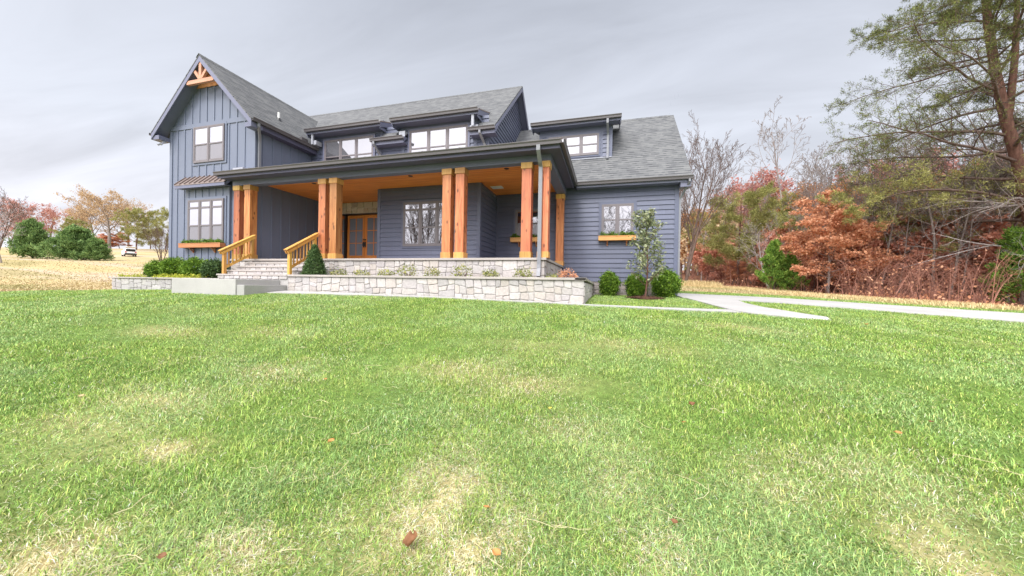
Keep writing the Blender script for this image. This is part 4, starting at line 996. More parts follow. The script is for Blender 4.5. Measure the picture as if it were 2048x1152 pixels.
# ------------------------------------------------------------------ plants
def rand_unit():
    while True:
        v = Vector((random.uniform(-1, 1), random.uniform(-1, 1), random.uniform(-1, 1)))
        if .05 < v.length < 1: return v.normalized()
class Tree:
    """grows tapered limbs; keeps twig points for the leaves"""
    def __init__(s): s.mb = MB(); s.tw = []          # (point, direction)
    def limb(s, p, d, L, r, lvl, P):
        n = P['seg'][min(lvl, len(P['seg'])-1)]; pts = [p.copy()]; rad = [r]; dirs = [d.copy()]; st = L/n
        for k in range(n):
            d = (d + rand_unit()*P['wob'][min(lvl, len(P['wob'])-1)] + Vector((0, 0, P['up'][min(lvl, len(P['up'])-1)]))/n).normalized()
            p = p+d*st; pts.append(p.copy()); rad.append(max(P.get('rmin', .004), r*(1-(1-P['tip'])*(k+1)/n))); dirs.append(d.copy())
        s.mb.tube(pts, rad, P['sides'][min(lvl, len(P['sides'])-1)], False)
        if lvl >= P['leaf_from']:
            for k in range(1, len(pts)): s.tw.append((pts[k], dirs[k], lvl))
        if lvl >= P['levels']: return
        m = P['kids'][lvl]; m = max(1, int(round(m*random.uniform(.8, 1.2))))
        for i in range(m):
            t = P['t0'][lvl]+(1-P['t0'][lvl])*((i+random.uniform(.1, .9))/m)**P.get('bias', 1)
            q = t*n; k = min(int(q), n-1); f = q-k; bp = pts[k].lerp(pts[k+1], f); bd = dirs[k].lerp(dirs[k+1], f).normalized(); br = rad[k]*(1-f)+rad[k+1]*f
            az = random.uniform(0, 2*PI) if lvl else i*2.399+random.uniform(-.5, .5)
            ang = math.radians(random.uniform(*P['ang'][lvl])); a = bd.orthogonal().normalized(); a = Quaternion(bd, az)@a
            nd = (bd*math.cos(ang)+a*math.sin(ang)).normalized()
            if lvl >= 1 and P.get('flat'): nd.z *= P['flat']; nd.normalize()
            LL = L*P['len'][lvl]*random.uniform(.7, 1.15)*(P['shape'](t) if lvl == 0 else (1-.45*t))
            s.limb(bp, nd, LL, min(br*P['rr'][lvl], br*.95), lvl+1, P)
def leaf_object(name, pts, size, mat, parent, kind='leaf', per=4, spread=.25, flatten=1.0, aspect=.55, up=0.0, droop=0.0, zr=None):
    """many small leaf faces: pts are (point, direction) pairs, several faces round each"""
    if not pts: pts = [(Vector((0, 0, 1)), Vector((0, 0, 1)), 0)]
    C = np.array([tuple(p[0]) for p in pts]); D = np.array([tuple(p[1]) for p in pts]); C = np.repeat(C, per, 0); D = np.repeat(D, per, 0); n = len(C)
    cl = np.repeat(rng.normal(0, .18, len(pts)), per)
    if kind == 'needle':                      # thin blades fanning out of the twig
        d = D*.9+rng.normal(0, .55, (n, 3)); d[:, 2] += up; d /= np.linalg.norm(d, axis=1)[:, None]+1e-6
        L = size*(.6+.7*rng.random(n)); w = np.cross(d, rng.normal(0, 1, (n, 3))); w /= np.linalg.norm(w, axis=1)[:, None]+1e-6; w *= (L*aspect*.5)[:, None]
        C = C+rng.normal(0, spread, (n, 3))
        V = np.stack([C-w*.6, C+d*L[:, None]*.55-w, C+d*L[:, None], C+d*L[:, None]*.55+w], 1)
    else:
        C = C+rng.normal(0, spread, (n, 3))*np.array([1, 1, flatten])
        nrm = rng.normal(0, 1, (n, 3)); nrm[:, 2] += .6; nrm /= np.linalg.norm(nrm, axis=1)[:, None]
        a = D*.5+rng.normal(0, .7, (n, 3)); a[:, 2] += up-droop; a -= nrm*(a*nrm).sum(1)[:, None]; a /= np.linalg.norm(a, axis=1)[:, None]+1e-6
        b = np.cross(nrm, a); s_ = size*(.6+.7*rng.random(n)); 
        V = np.stack([C-a*(s_*.5)[:, None], C-b*(s_*aspect*.5)[:, None]+a*(s_*.05)[:, None], C+a*(s_*.5)[:, None], C+b*(s_*aspect*.5)[:, None]+a*(s_*.05)[:, None]], 1)
    me = bpy.data.meshes.new(name); me.vertices.add(n*4); me.vertices.foreach_set('co', V.ravel().astype('f'))
    me.loops.add(n*4); me.loops.foreach_set('vertex_index', np.arange(n*4, dtype='i')); me.polygons.add(n); me.polygons.foreach_set('loop_start', (np.arange(n)*4).astype('i'))
    me.update(calc_edges=True)
    t = np.clip(.5+rng.normal(0, .2, n)+cl, 0, 1); t4 = np.repeat(t, 4)
    at_ = me.color_attributes.new('tint', 'FLOAT_COLOR', 'POINT'); at_.data.foreach_set('color', np.stack([t4, t4, t4, np.ones(n*4)], -1).ravel().astype('f'))
    me.materials.append(mat); o = bpy.data.objects.new(name, me); COL.objects.link(o); o.parent = parent; return o
def grow(name, label, cat, P, H, r, bark, leaf=None, group=None, lean=(0, 0), stems=1, seed=1, loc=(0, 0, 0)):
    random.seed(seed); R = root(name, (0, 0, 0), label, cat, group); T = Tree()
    for k in range(stems):
        a = 2*PI*k/stems+random.uniform(-.4, .4); sp = 0 if stems == 1 else P.get('splay', .35)*random.uniform(.6, 1.2)
        d = Vector((math.cos(a)*sp+lean[0], math.sin(a)*sp+lean[1], 1)).normalized()
        T.limb(Vector((0, 0, -.15))+Vector((math.cos(a), math.sin(a), 0))*(r*.8 if stems > 1 else 0), d, H*(1 if k == 0 else random.uniform(.75, 1)), r*(1 if stems == 1 else .62), 0, P)
    T.mb.build('trunk', M[bark], R, smooth=True, uv=False)
    if leaf:
        L = dict(leaf); lf = L.pop('from', 0); pts = [q for q in T.tw if q[2] >= lf]; keep = L.pop('keep', 1.0)
        if keep < 1: pts = [q for q in pts if random.random() < keep]
        if L.pop('blob', None): pass
        leaf_object('crown', pts, parent=R, **L)
    R.location = loc; return R
round_ = lambda t: .55+.9*math.sin(PI*min(1, t*.95+.05))*.6
cone_ = lambda t: 1.12-t*.95
BARE = dict(seg=[9, 6, 5, 4, 3], wob=[.10, .16, .2, .24, .25], up=[.1, .35, .3, .2, .1], tip=.18, sides=[8, 5, 4, 3, 3], leaf_from=3, levels=4, kids=[11, 7, 5, 4], t0=[.25, .2, .15, .15], ang=[(28, 50), (28, 55), (28, 60), (30, 65)], len=[.52, .5, .5, .55], rr=[.5, .55, .6, .65], shape=round_)
TALL = dict(BARE, up=[.1, .5, .4, .2, .1], kids=[16, 6, 4, 3], t0=[.35, .25, .2, .2], ang=[(30, 50), (30, 55), (30, 60), (30, 60)], len=[.30, .5, .5, .5])
OAK = dict(seg=[8, 6, 4, 3], wob=[.1, .16, .22, .25], up=[.05, .05, .05, .05], tip=.2, sides=[7, 5, 3, 3], leaf_from=2, levels=3, kids=[15, 8, 5], t0=[.16, .15, .1], ang=[(50, 80), (35, 65), (30, 70)], len=[.46, .5, .5], rr=[.42, .55, .6], shape=round_, flat=.55)
PINE = dict(seg=[9, 6, 4, 3], wob=[.07, .12, .2, .25], up=[.02, .12, .1, .2], tip=.15, sides=[7, 5, 3, 3], leaf_from=2, levels=3, kids=[22, 8, 4], t0=[.15, .25, .2], ang=[(60, 88), (35, 60), (30, 60)], len=[.40, .42, .45], rr=[.30, .5, .55], shape=lambda t: .45+.75*math.sin(PI*min(1, (1-t)*.9+.08)), flat=.6)
CEDAR = dict(seg=[7, 4, 3], wob=[.05, .15, .2], up=[.0, .55, .5], tip=.12, sides=[5, 3, 3], leaf_from=1, levels=2, kids=[46, 7], t0=[.02, .2], ang=[(45, 75), (25, 50)], len=[.36, .45], rr=[.28, .5], shape=cone_)

def place(o, loc, rz, sc=1.0, label=None):
    o.location = loc; o.rotation_euler = (0, 0, rz); o.scale = (sc, sc, sc) if isinstance(sc, (int, float)) else sc
    if label: o['label'] = label
    return o
def copies(src, spots, labels=None):
    """first spot takes the source, the rest are copies of the tree, its trunk and its crown"""
    out = []
    for i, (loc, rz, sc) in enumerate(spots):
        o = src if i == 0 else copy_tree(src); place(o, loc, rz, sc, labels[i] if labels else None); out.append(o)
    return out
def gp(px, d): return ground_at(px, d)

# -- bushes round the house
def bush(name, label, cat, loc, rx, rz_, leafsize, mat, n, shape='ball', group=None, per=5, seed=1, aspect=.6, twig='bark_dark', up=.5, kind='leaf'):
    random.seed(seed); R = root(name, (0, 0, 0), label, cat, group); mb = MB(); pts = []
    for k in range(14):
        a = k*2.4; t = random.uniform(.3, .9); mb.tube([(math.cos(a)*.03, math.sin(a)*.03, -.05), (math.cos(a)*rx*.35*t, math.sin(a)*rx*.35*t, rz_*.5), (math.cos(a)*rx*.7*t, math.sin(a)*rx*.7*t, rz_*1.5*t)], [.014, .009, .004], 4, False)
    mb.build('stem', M[twig], R, uv=False)
    for k in range(n):
        v = rand_unit(); rr = random.uniform(.55, 1.0)**.5
        lump = 1+.12*math.sin(v.x*5+seed)*math.sin(v.y*6+2*seed)+.09*math.sin(v.z*9+v.x*7)
        if shape == 'ball': p = Vector((v.x*rx*rr*lump, v.y*rx*rr*lump, rz_+v.z*rz_*rr*lump))
        else:
            h = random.random()**1.25; rad = rx*(1-h)**.72*(.45+.55*min(1, h*5+.4)); a = random.uniform(0, 2*PI); q = random.uniform(.7, 1.03)
            p = Vector((math.cos(a)*rad*q, math.sin(a)*rad*q, h*rz_*2)); v = Vector((math.cos(a), math.sin(a), .5)).normalized()
        if p.z < .01: p.z = random.uniform(.01, .06)
        pts.append((p, v, 0))
    leaf_object('foliage', pts, leafsize, mat, R, kind, per, leafsize*.7, aspect=aspect, up=up)
    R.location = loc; return R
def garden():
    G = 'rounded green bushes beside the house'
    def gz(x, y, dz=0): return Vector((x, y, tz(x, y)+dz))
    def bb(x, y, z=None): return Vector((x, y, z if z is not None else tz(x, y)))
    bush('boxwood_bush', 'rounded bright green bush nearest the end of the stone bed wall', 'bush', bb(.07, 13.05), .34, .44, .055, M['f_box'], 1500, group=G, seed=2)
    bush('boxwood_bush', 'rounded green bush half hidden behind the slender young tree', 'bush', bb(1.0, 13.1), .36, .40, .055, M['f_box'], 1400, group=G, seed=3)
    bush('boxwood_bush', 'largest rounded bright green bush at the right corner of the house', 'bush', bb(1.95, 12.95), .46, .47, .055, M['f_box'], 2100, group=G, seed=4)
    GL = 'green bushes in the left bed'
    for i, (x, lab, sx, sz) in enumerate(((-16.95, 'leftmost green bush in the left stone bed', .34, .36), (-16.0, 'second bush from the left in the left stone bed', .42, .42), (-14.85, 'third bush from the left below the flower box of the bay', .42, .41), (-13.95, 'darker bush beside the left stair rail', .36, .38))):
        bush('boxwood_bush', lab, 'bush', bb(x, 9.25, -.02), sx, sz, .06, M['f_box' if i < 3 else 'f_boxdark'], 1500, group=GL, seed=10+i)
    bush('conical_boxwood', 'dense clipped cone shaped evergreen right of the porch stairs', 'evergreen', bb(-9.12, 8.98, .12), .40, .53, .04, M['f_boxdark'], 3600, 'cone', seed=21, per=4)
    rnd = random.Random(4)
    labs = ['small sparse shrub next to the cone shaped evergreen', 'small sparse shrub third from the stairs in the stone bed', 'low shrub under the left edge of the porch window', 'tall sprigged small shrub under the porch window', 'small shrub just left of the middle pair of posts', 'upright leaning small shrub right of the middle pair of posts', 'small round shrub midway between two pairs of posts', 'bushy small shrub left of the long downspout', 'flat pale shrub right of the long downspout', 'reddish brown dry shrub at the bed corner by the house']
    for i, x in enumerate((-8.30, -7.42, -6.56, -5.78, -4.98, -4.02, -3.16, -2.22, -1.42, -1.0)):
        b = bush('small_shrub', labs[i], 'shrub', bb(x, 9.12, .11), (.26, .22, .23, .29, .23, .28, .23, .26, .22, .23)[i], (.16, .15, .15, .23, .18, .23, .16, .19, .09, .18)[i], .06, M['f_small' if i < 9 else 'f_rust'], 110, group='small shrubs in the stone bed', seed=30+i, per=4, aspect=.45)
    for x, y, lab in ((-17.5, 8.95, 'yellow green ground cover at the far left end of the left bed'), (-15.4, 8.85, 'yellow green ground cover in front of the left bed bushes'), (-14.3, 8.85, 'yellow green ground cover patch next to the concrete landing')):
        bush('ground_cover_plant', lab, 'plant', bb(x, y, -.03), .50, .10, .06, M['f_yellow'], 260, group='yellow ground cover plants', seed=int(-x*10), per=4)
    for x0, x1, y, z, lab in ((-16.46, -14.30, 9.745, 1.43, 'green leafy plants filling the flower box under the bay window'), (-.32, .94, 13.47, 1.93, 'green leafy plants filling the flower box on the right wing'), (-3.78, -2.5, 13.47, 1.93, 'green leafy plants filling the flower box at the back of the porch')):
        R = root('flower_box_plants', ((x0+x1)/2, y, z), lab, 'plants', 'plants in the flower boxes'); random.seed(int(x0*7)); pts = []
        for k in range(int((x1-x0)*190)): x = random.uniform(x0, x1)-(x0+x1)/2; pts.append((Vector((x, random.uniform(-.08, .07), random.uniform(.0, .10+.07*math.sin(x*9)**2))), Vector((0, 0, 1)), 0))
        leaf_object('foliage', pts, .055, M['f_box'], R, 'leaf', 5, .022, aspect=.5, up=.4)
    # slender young magnolia-like tree with a mulch ring
    P = dict(seg=[10, 5, 4], wob=[.07, .16, .2], up=[.1, .35, .25], tip=.2, sides=[7, 4, 3], leaf_from=1, levels=2, kids=[30, 4], t0=[.16, .25], ang=[(30, 60), (30, 60)], len=[.33, .5], rr=[.5, .6], shape=lambda t: 1.2-.75*t)
    grow('young_tree', 'slender young broadleaf tree with reddish stems in a mulch ring', 'tree', P, 2.8, .032, 'bark_red', dict(size=.13, mat=M['f_mag'], per=4, spread=.05, aspect=.36, droop=.25), seed=6, loc=gz(1.16, 11.75))
    mb = MB(); ring = []
    for k in range(40):
        a = 2*PI*k/40; r_ = .52*(1+.12*math.sin(3*a)+.08*math.sin(7*a)); x, y = 1.16+math.cos(a)*r_*1.1, 11.72+math.sin(a)*r_; ring.append((x, y, tz(x, y)+.03))
    c = (1.16, 11.72, tz(1.16, 11.72)+.10)
    mid = [(c[0]+(p[0]-c[0])*.55, c[1]+(p[1]-c[1])*.55, c[2]-.02+random.uniform(-.012, .012)) for p in ring]
    for k in range(40):
        q = (k+1) % 40; mb.poly([c, mid[k], mid[q]]); mb.poly([mid[k], ring[k], ring[q], mid[q]])
    rm = random.Random(2)
    for k in range(500):
        a = rm.uniform(0, 2*PI); r_ = .55*rm.random()**.5; x, y = 1.16+math.cos(a)*r_*1.1, 11.72+math.sin(a)*r_; z = tz(x, y)+.045+.06*(1-r_/.55); d = Vector((rm.uniform(-1, 1), rm.uniform(-1, 1), rm.uniform(-.2, .4))).normalized(); sd = d.cross(Vector((0, 0, 1))).normalized()*.008; P0 = Vector((x, y, z)); mb.poly([P0-sd, P0+d*.05-sd, P0+d*.05+sd, P0+sd])
    o = mb.build('mulch_ring', M['mulch'], uv=False); tag(o, 'dark mulch ring round the base of the slender young tree', 'mulch'); o['kind'] = 'stuff'
garden()

def woods():
    # ---------- the right side
    bare = dict(kind='leaf')
    B1 = grow('bare_tree', 'tall leafless tree with fanning branches just right of the house', 'tree', dict(BARE, splay=.26, kids=[11, 8, 5, 3], wob=[.05, .08, .10, .12, .14], up=[.15, .5, .45, .35, .25], ang=[(22, 40), (22, 42), (25, 45), (25, 45)], rmin=.011), 12.5, .26, 'bark_dark', seed=3, stems=4)
    place(B1, gp(1366, 31), .6, (.85, .85, .92))
    G = 'bare trees standing among the wood on the right'
    B2 = grow('bare_tree', 'thin grey leafless tree rising above the wood', 'tree', dict(TALL, rmin=.014), 16, .15, 'bark', seed=8, group=G)
    sp = []; lb = []
    for i, (px, d, s_) in enumerate(((1582, 44, 1.28), (1545, 40, .62), (1500, 36, .52), (1478, 50, .8), (1630, 30, .62), (1665, 28, .66), (1720, 27, .6), (1760, 24, .55), (1790, 28, .66), (1830, 25, .6), (1868, 27, .72), (1905, 24, .6), (1940, 22, .55), (1978, 25, .7), (2030, 23, .66), (2075, 24, .7), (2140, 22, .7), (1610, 36, .8), (1690, 34, .8), (1745, 36, .85), (1850, 34, .9), (1960, 33, .9), (1430, 50, .75), (1402, 46, .62), (1378, 60, .9), (1455, 60, .95), (1530, 58, 1.0))):
        sp.append((gp(px, d), i*1.3, s_)); lb.append('thin grey leafless tree among the wood on the right' if i else 'tallest thin leafless tree rising above the wood')
    random.seed(61)
    for k in range(18):
        px = 1590+480*(k+random.random())/18; de = float(np.interp(px, [1590, 1650, 1800, 1950, 2080], [28, 24.5, 22.5, 20.5, 19])); sp.append((gp(px, de+random.uniform(.2, 3)), random.uniform(0, 6), random.uniform(.38, .7))); lb.append('thin grey leafless tree among the wood on the right')
    copies(B2, sp, lb)
    # small pale leaning snag
    S1 = grow('bare_tree', 'small pale leafless tree with drooping white branches before the pine', 'tree', dict(BARE, kids=[14, 7, 4, 2], up=[.1, -.1, -.2, -.2, 0]), 5.2, .09, 'bark_pale', seed=12, lean=(-.35, 0)); place(S1, gp(1538, 30), .3, 1.0)
    # rust-leaved oaks and beeches
    G = 'rust leaved trees along the wood edge'
    O1 = grow('rust_oak', 'broad rust leaved tree in front of the wood, right of the two cedars', 'tree', OAK, 7.2, .11, 'bark', dict(size=.20, mat=M['f_rust'], per=6, spread=.17, flatten=.45, aspect=.7, **{'from': 2}), G, seed=21)
    sp = [(gp(1655, 23.5), .2, (.86, .86, .82))]; lb = ['broad rust leaved tree in front of the wood, right of the two cedars']
    for i, (px, d, s_, l) in enumerate(((1712, 25, .62, 'small rust leaved tree beneath the big pine limbs'), (1760, 30, .75, 'rust leaved tree deeper in the wood behind the pine limbs'), (1590, 34, .85, 'rust leaved tree behind the green cedars'), (1443, 42, .42, 'low reddish young tree left of the spreading pine'), (1840, 31, .8, 'rust leaved tree behind the pine trunk'), (1985, 30, .8, 'rust leaved tree at the far right of the wood'), (1465, 36, .32, 'knee high rust leaved sapling at the wood edge'))):
        sp.append((gp(px, d), 1+i*1.7, s_)); lb.append(l)
    copies(O1, sp, lb)
    G = 'orange leaved trees on the hillside'
    O2 = grow('orange_tree', 'orange leaved tree on the hillside behind the bare tree', 'tree', dict(OAK, ang=[(35, 60), (35, 65), (30, 70)], flat=1.0, t0=[.25, .15, .1]), 11, .17, 'bark', dict(size=.34, mat=M['f_orange'], per=5, spread=.32, aspect=.7, keep=.8), G, seed=25)
    sp = []; lb = []
    for i, (px, d, s_) in enumerate(((1682, 33, .62), (1745, 34, .7), (1820, 33, .72), (1880, 36, .9), (1395, 62, .86), (1372, 70, .9), (1425, 66, .86), (1452, 72, .95), (1405, 78, 1.15), (1350, 74, 1.0), (1490, 70, .95), (1570, 52, 1.0), (1615, 46, .9), (1640, 40, .85))):
        sp.append((gp(px, d), i*2.1, s_)); lb.append('orange leaved tree on the hillside behind the wood edge' if 3 < i < 11 else 'orange leaved tree standing in the wood behind the rust oak')
    copies(O2, sp, lb)
    G = 'crimson leaved trees in the wood'
    O3 = grow('crimson_tree', 'crimson leaved tree standing above the spreading pine', 'tree', dict(OAK, ang=[(30, 55), (35, 65), (30, 70)], flat=1.0, t0=[.4, .15, .1], kids=[11, 7, 5]), 12, .16, 'bark', dict(size=.30, mat=M['f_crimson'], per=4, spread=.3, aspect=.7, keep=.75), G, seed=27)
    copies(O3, [(gp(1503, 52), .4, 1.12), (gp(1552, 50), 2.2, 1.02), (gp(1790, 42), 3.9, 1.05), (gp(1480, 60), 5, 1.1), (gp(1735, 40), 1, .95), (gp(1920, 40), 4, 1.0)], ['crimson leaved tree standing above the spreading pine', 'russet leaved tree beside the tallest thin bare tree', 'dull red leaved tree showing through the limbs of the big pine', 'russet leaved tree far behind the spreading pine', 'dull red tree deep in the wood left of the big pine', 'dull red tree deep in the wood near the big pine trunk'])
    G = 'brick red saplings under the wood on the right'
    A1 = grow('red_sapling', 'slender sapling with brick red leaves under the wood', 'sapling', dict(OAK, kids=[14, 6, 4], len=[.34, .5, .5], rmin=.006), 4.2, .04, 'bark', dict(size=.18, mat=M['f_brick'], per=4, spread=.16, flatten=.6, aspect=.75, keep=.9), G, seed=71)
    sp = []; random.seed(33)
    for k in range(74):
        f = random.random(); px = 1385+690*f; de = np.interp(px, [1385, 1480, 1560, 1650, 1800, 1950, 2080], [44, 37, 30, 25, 23.5, 21.5, 20]); sp.append((gp(px, de+random.random()**1.3*9), random.uniform(0, 6), random.uniform(.4, 1.25)))
    for k in range(16): px = random.uniform(1700, 1990); sp.append((gp(px, float(np.interp(px, [1700, 2000], [24.5, 21]))+random.uniform(0, 1.6)), random.uniform(0, 6), random.uniform(.8, 1.35)))
    copies(A1, sp, ['slender sapling with brick red leaves in the undergrowth of the wood']*90)
    # pines
    G = 'pines in the wood on the right'
    P1 = grow('pine_tree', 'spreading olive green pine left of the cedars', 'tree', PINE, 8.5, .15, 'bark_red', dict(size=.30, mat=M['f_pine'], kind='needle', per=9, spread=.10, aspect=.13, up=.3), G, seed=31)
    copies(P1, [(gp(1476, 35), .0, 1.0), (gp(1518, 40), 2.0, .92), (gp(1600, 32), 1.2, .72), (gp(1722, 38), 3.6, .8), (gp(1800, 34), 5.0, .9), (gp(1888, 30), .8, .95), (gp(2000, 27), 2.4, 1.0), (gp(1655, 42), 4.2, 1.2), (gp(1420, 50), 4, .9), (gp(2100, 26), 4, 1.1)],
        ['spreading olive green pine left of the two cedars', 'olive pine behind the small pale leafless tree', 'pine behind the green cedars', 'pine behind the rust leaved tree', 'pine behind the limbs of the big pine', 'dark pine left of the big pine trunk', 'dark pine behind the big pine trunk', 'distant pine above the rust leaved tree', 'distant pine behind the tall bare tree', 'pine at the far right edge of the wood'])
    G = 'green cedars at the wood edge'
    C1 = grow('cedar_tree', 'bright green cone shaped cedar at the wood edge', 'tree', CEDAR, 4.3, .08, 'bark_dark', dict(size=.20, mat=M['f_cedar'], kind='needle', per=9, spread=.07, aspect=.30, up=.5), G, seed=41)
    copies(C1, [(gp(1548, 26), .0, .88), (gp(1585, 25.5), 2.2, .66), (gp(2046, 18.6), 1.0, .95), (gp(1835, 24), 3.0, .8), (gp(1900, 23), 5.0, .75), (gp(1690, 26), 4, .55)],
        ['bright green cone shaped cedar left of the rust leaved tree', 'smaller darker cedar touching the rust leaved tree', 'bright green cedar at the right edge of the picture', 'cedar low in the wood under the dead pine limbs', 'cedar low in the wood left of the big pine trunk', 'small cedar behind the rust leaved tree trunk'])
    # ---------- the big pine on the right, limbs reaching over the drive
    random.seed(77); R = root('big_pine', (0, 0, 0), 'big leaning pine with reddish trunk and long sparse limbs at the right edge', 'tree'); T = Tree()
    d0 = 19.0; tp = [at(x_, y_, d0) for x_, y_ in ((2092, 612), (2072, 480), (2040, 335), (2012, 240), (1992, 150), (1976, 50), (1966, -80), (1962, -220))]
    tr = [.38, .31, .26, .225, .20, .17, .13, .05]
    TM = MB(); TM.tube(tp, tr, 10, False)
    LP = dict(seg=[10, 6, 4, 3], wob=[.15, .18, .22, .25], up=[-.10, .08, .15, .2], tip=.16, sides=[6, 4, 3, 3], leaf_from=2, levels=3, kids=[18, 8, 5], t0=[.15, .12, .1], ang=[(28, 62), (30, 60), (30, 60)], len=[.40, .42, .45], rr=[.45, .55, .6], shape=lambda t: 1.15-.75*t, flat=.6)
    cum = [0]
    for a, b in zip(tp, tp[1:]): cum.append(cum[-1]+(b-a).length)
    def along(h):
        for k in range(len(tp)-1):
            if h <= cum[k+1]: f = (h-cum[k])/(cum[k+1]-cum[k]); return tp[k].lerp(tp[k+1], f), tr[k]*(1-f)+tr[k+1]*f
        return tp[-1], tr[-1]
    TH = cum[-1]; nl = 60
    for i in range(nl):
        h = 4.2+(TH-4.6)*(i+random.random())/nl; p, r_ = along(h); az = i*2.399+random.uniform(-.5, .5)
        left = math.cos(az-(PI+YAW))                       # limbs on the open side grow longest
        L = (6.6+3.4*max(0, left))*max(.25, 1-.056*max(0, h-8)) * random.uniform(.8, 1.1)
        if h < 6.5: L *= 1.05
        d = Vector((math.cos(az), math.sin(az), random.uniform(-.02, .2) if h < 9 else random.uniform(.12, .5))).normalized()
        T.limb(p, d, L, r_*.36, 0, LP)
    TM.tube([at(2014, 250, d0), at(2022, 190, d0-.2), at(2030, 110, d0-.5), at(2034, 10, d0-.6), at(2030, -120, d0-.6)], [.17, .15, .13, .10, .05], 9, False)
    TM.build('trunk', M['bark_red'], R, smooth=True, uv=False); T.mb.build('limb', M['bark_dark'], R, smooth=True, uv=False)
    zlow = 3.0
    pts = [q for q in T.tw if random.random() < (.62 if q[0].z > 4.5 else .8)]
    leaf_object('crown', [q for q in pts if q[2] == 3 and q[0].z > 7.2], .14, M['f_pinedark'], R, 'needle', 3, .05, aspect=.15, up=.3)
    leaf_object('crown', [q for q in pts if q[0].z <= 7.2], .16, M['f_pine'], R, 'needle', 7, .06, aspect=.16, up=.3)
    random.seed(5)
    R2 = T
    D = Tree(); DP = dict(LP, seg=[8, 5, 4], wob=[.14, .25, .3], up=[-.25, -.15, 0], levels=2, kids=[8, 4], len=[.32, .45], leaf_from=9)
    for i in range(15):
        h = random.uniform(2.6, 6.2); p, r_ = along(h); az = PI+YAW+random.uniform(-1.2, 1.2)
        D.limb(p, Vector((math.cos(az), math.sin(az), random.uniform(-.05, .25))).normalized(), random.uniform(3.2, 6.5), r_*.17, 0, DP)
    D.mb.build('dead_limb', M['bark_pale'], R, smooth=True, uv=False, label='bare grey dead lower limbs')
    # second greyer leaning trunk in front of it
    K = grow('leaning_trunk', 'greyish leaning trunk with dead branches under the big pine', 'tree', dict(BARE, kids=[10, 6, 4, 3]), 9, .20, 'bark', seed=15, lean=(-.42, .1)); place(K, gp(2052, 21), 0, 1.0)
    # ---------- undergrowth: uncountable stems and fallen leaves under the wood
    n = 1100; mb = MB(); random.seed(9); P = FE; lv = []
    for k in range(n):
        i = random.choices(range(5), weights=[1.2, 1.4, 2, 2.4, 3])[0]; f = random.random(); ex = P[i][0]*(1-f)+P[i+1][0]*f; ey = P[i][1]*(1-f)+P[i+1][1]*f
        dp = random.random()**.8*13; x = ex+dp*.62+random.uniform(-.2, .2); y = ey+dp*.78; z = tz(x, y); h = .35+2.6*random.random()**2.2; a = random.uniform(0, 2*PI); le = random.uniform(0, .9)*h
        b = Vector((x, y, z-.05)); m_ = b+Vector((math.cos(a)*le*.4, math.sin(a)*le*.4, h*.6)); t = b+Vector((math.cos(a)*le, math.sin(a)*le, h))
        i0 = len(mb.f); mb.tube([b, m_, t], [.017*random.uniform(.4, 1.6), .010, .004], 3, False)
        for q in range(random.randint(2, 6)):
            s_ = b.lerp(t, random.uniform(.4, .9)); d = Vector((random.uniform(-1, 1), random.uniform(-1, 1), random.uniform(.1, .9))).normalized(); mb.tube([s_, s_+d*h*.22, s_+d*h*.36+rand_unit()*h*.12], [.008, .006, .003], 3, False)
        c = random.uniform(0, 1); 
        for q in range(i0, len(mb.f)): mb.tint[q] = (c, c, c)
        if random.random() < .22:
            for q in range(2): lv.append((b.lerp(t, random.uniform(.2, 1))+Vector((random.uniform(-.3, .3), random.uniform(-.3, .3), 0)), Vector((0, 0, 1)), 0))
        lv.append((Vector((x+random.uniform(-.6, .6), y+random.uniform(-.6, .6), z+.03)), Vector((0, 0, 1)), 0))
    U = mb.build('undergrowth', M['litter'], uv=False); U['kind'] = 'stuff'; tag(U, 'thicket of thin reddish brown stems under the trees on the right', 'undergrowth')
    l = leaf_object('fallen_leaf_litter', lv, .13, M['f_rust'], U, 'leaf', 4, .22, flatten=.35, aspect=.7); l.parent = None; l['kind'] = 'stuff'; tag(l, 'brown and rust dead leaves scattered under the trees on the right', 'leaf litter')
    # far wooded slope behind everything on the right: reads as one mass
    pts = []; random.seed(4); mb = MB()
    for k in range(520):
        px = random.uniform(1330, 2200); d = random.uniform(48, 105); g = gp(px, d); hh = random.uniform(7, 12.5)
        mb.tube([g, g+Vector((random.uniform(-.5, .5), random.uniform(-.5, .5), hh))], [.16, .03], 4, False)
        for q in range(34):
            v = rand_unit(); pts.append((g+Vector((v.x*2.6, v.y*2.6, hh*.62+v.z*hh*.40)), v, 0))
    for i in range(len(mb.tint)): mb.tint[i] = (.4, .4, .4)
    o = mb.build('far_woods', M['litter'], uv=False); o['kind'] = 'stuff'; tag(o, 'distant tree trunks on the wooded slope behind the right hand trees', 'woods')
    l = leaf_object('far_wood_foliage', pts, .55, M['f_tan'], o, 'leaf', 3, .5, aspect=.7); l.parent = None; l['kind'] = 'stuff'; tag(l, 'distant tan and brown foliage on the wooded slope at right', 'woods')

    # ---------- the left side
    G = 'trees on the hill at left'
    copies(O2, [(gp(40, 78), .3, 1.0)]) if False else None
    L0 = grow('pink_tree', 'sparse pinkish red leaved tree on the left skyline', 'tree', dict(BARE, levels=4, kids=[12, 7, 5, 3], len=[.58, .5, .5, .5], leaf_from=4, up=[.1, .2, .2, .1, .1]), 12.5, .3, 'bark', dict(size=.36, mat=M['f_pink'], per=3, spread=.3, aspect=.7, keep=.36), G, seed=58)
    copies(L0, [(gp(66, 112), .7, (1.1, 1.1, .98)), (gp(100, 118), 2.7, (.9, .9, .95)), (gp(18, 116), 4.4, (.9, .9, .85))], ['sparse pinkish red leaved tree behind the left juniper', 'sparse pinkish tree behind the gap between the junipers', 'sparse pinkish tree at the far left edge'])
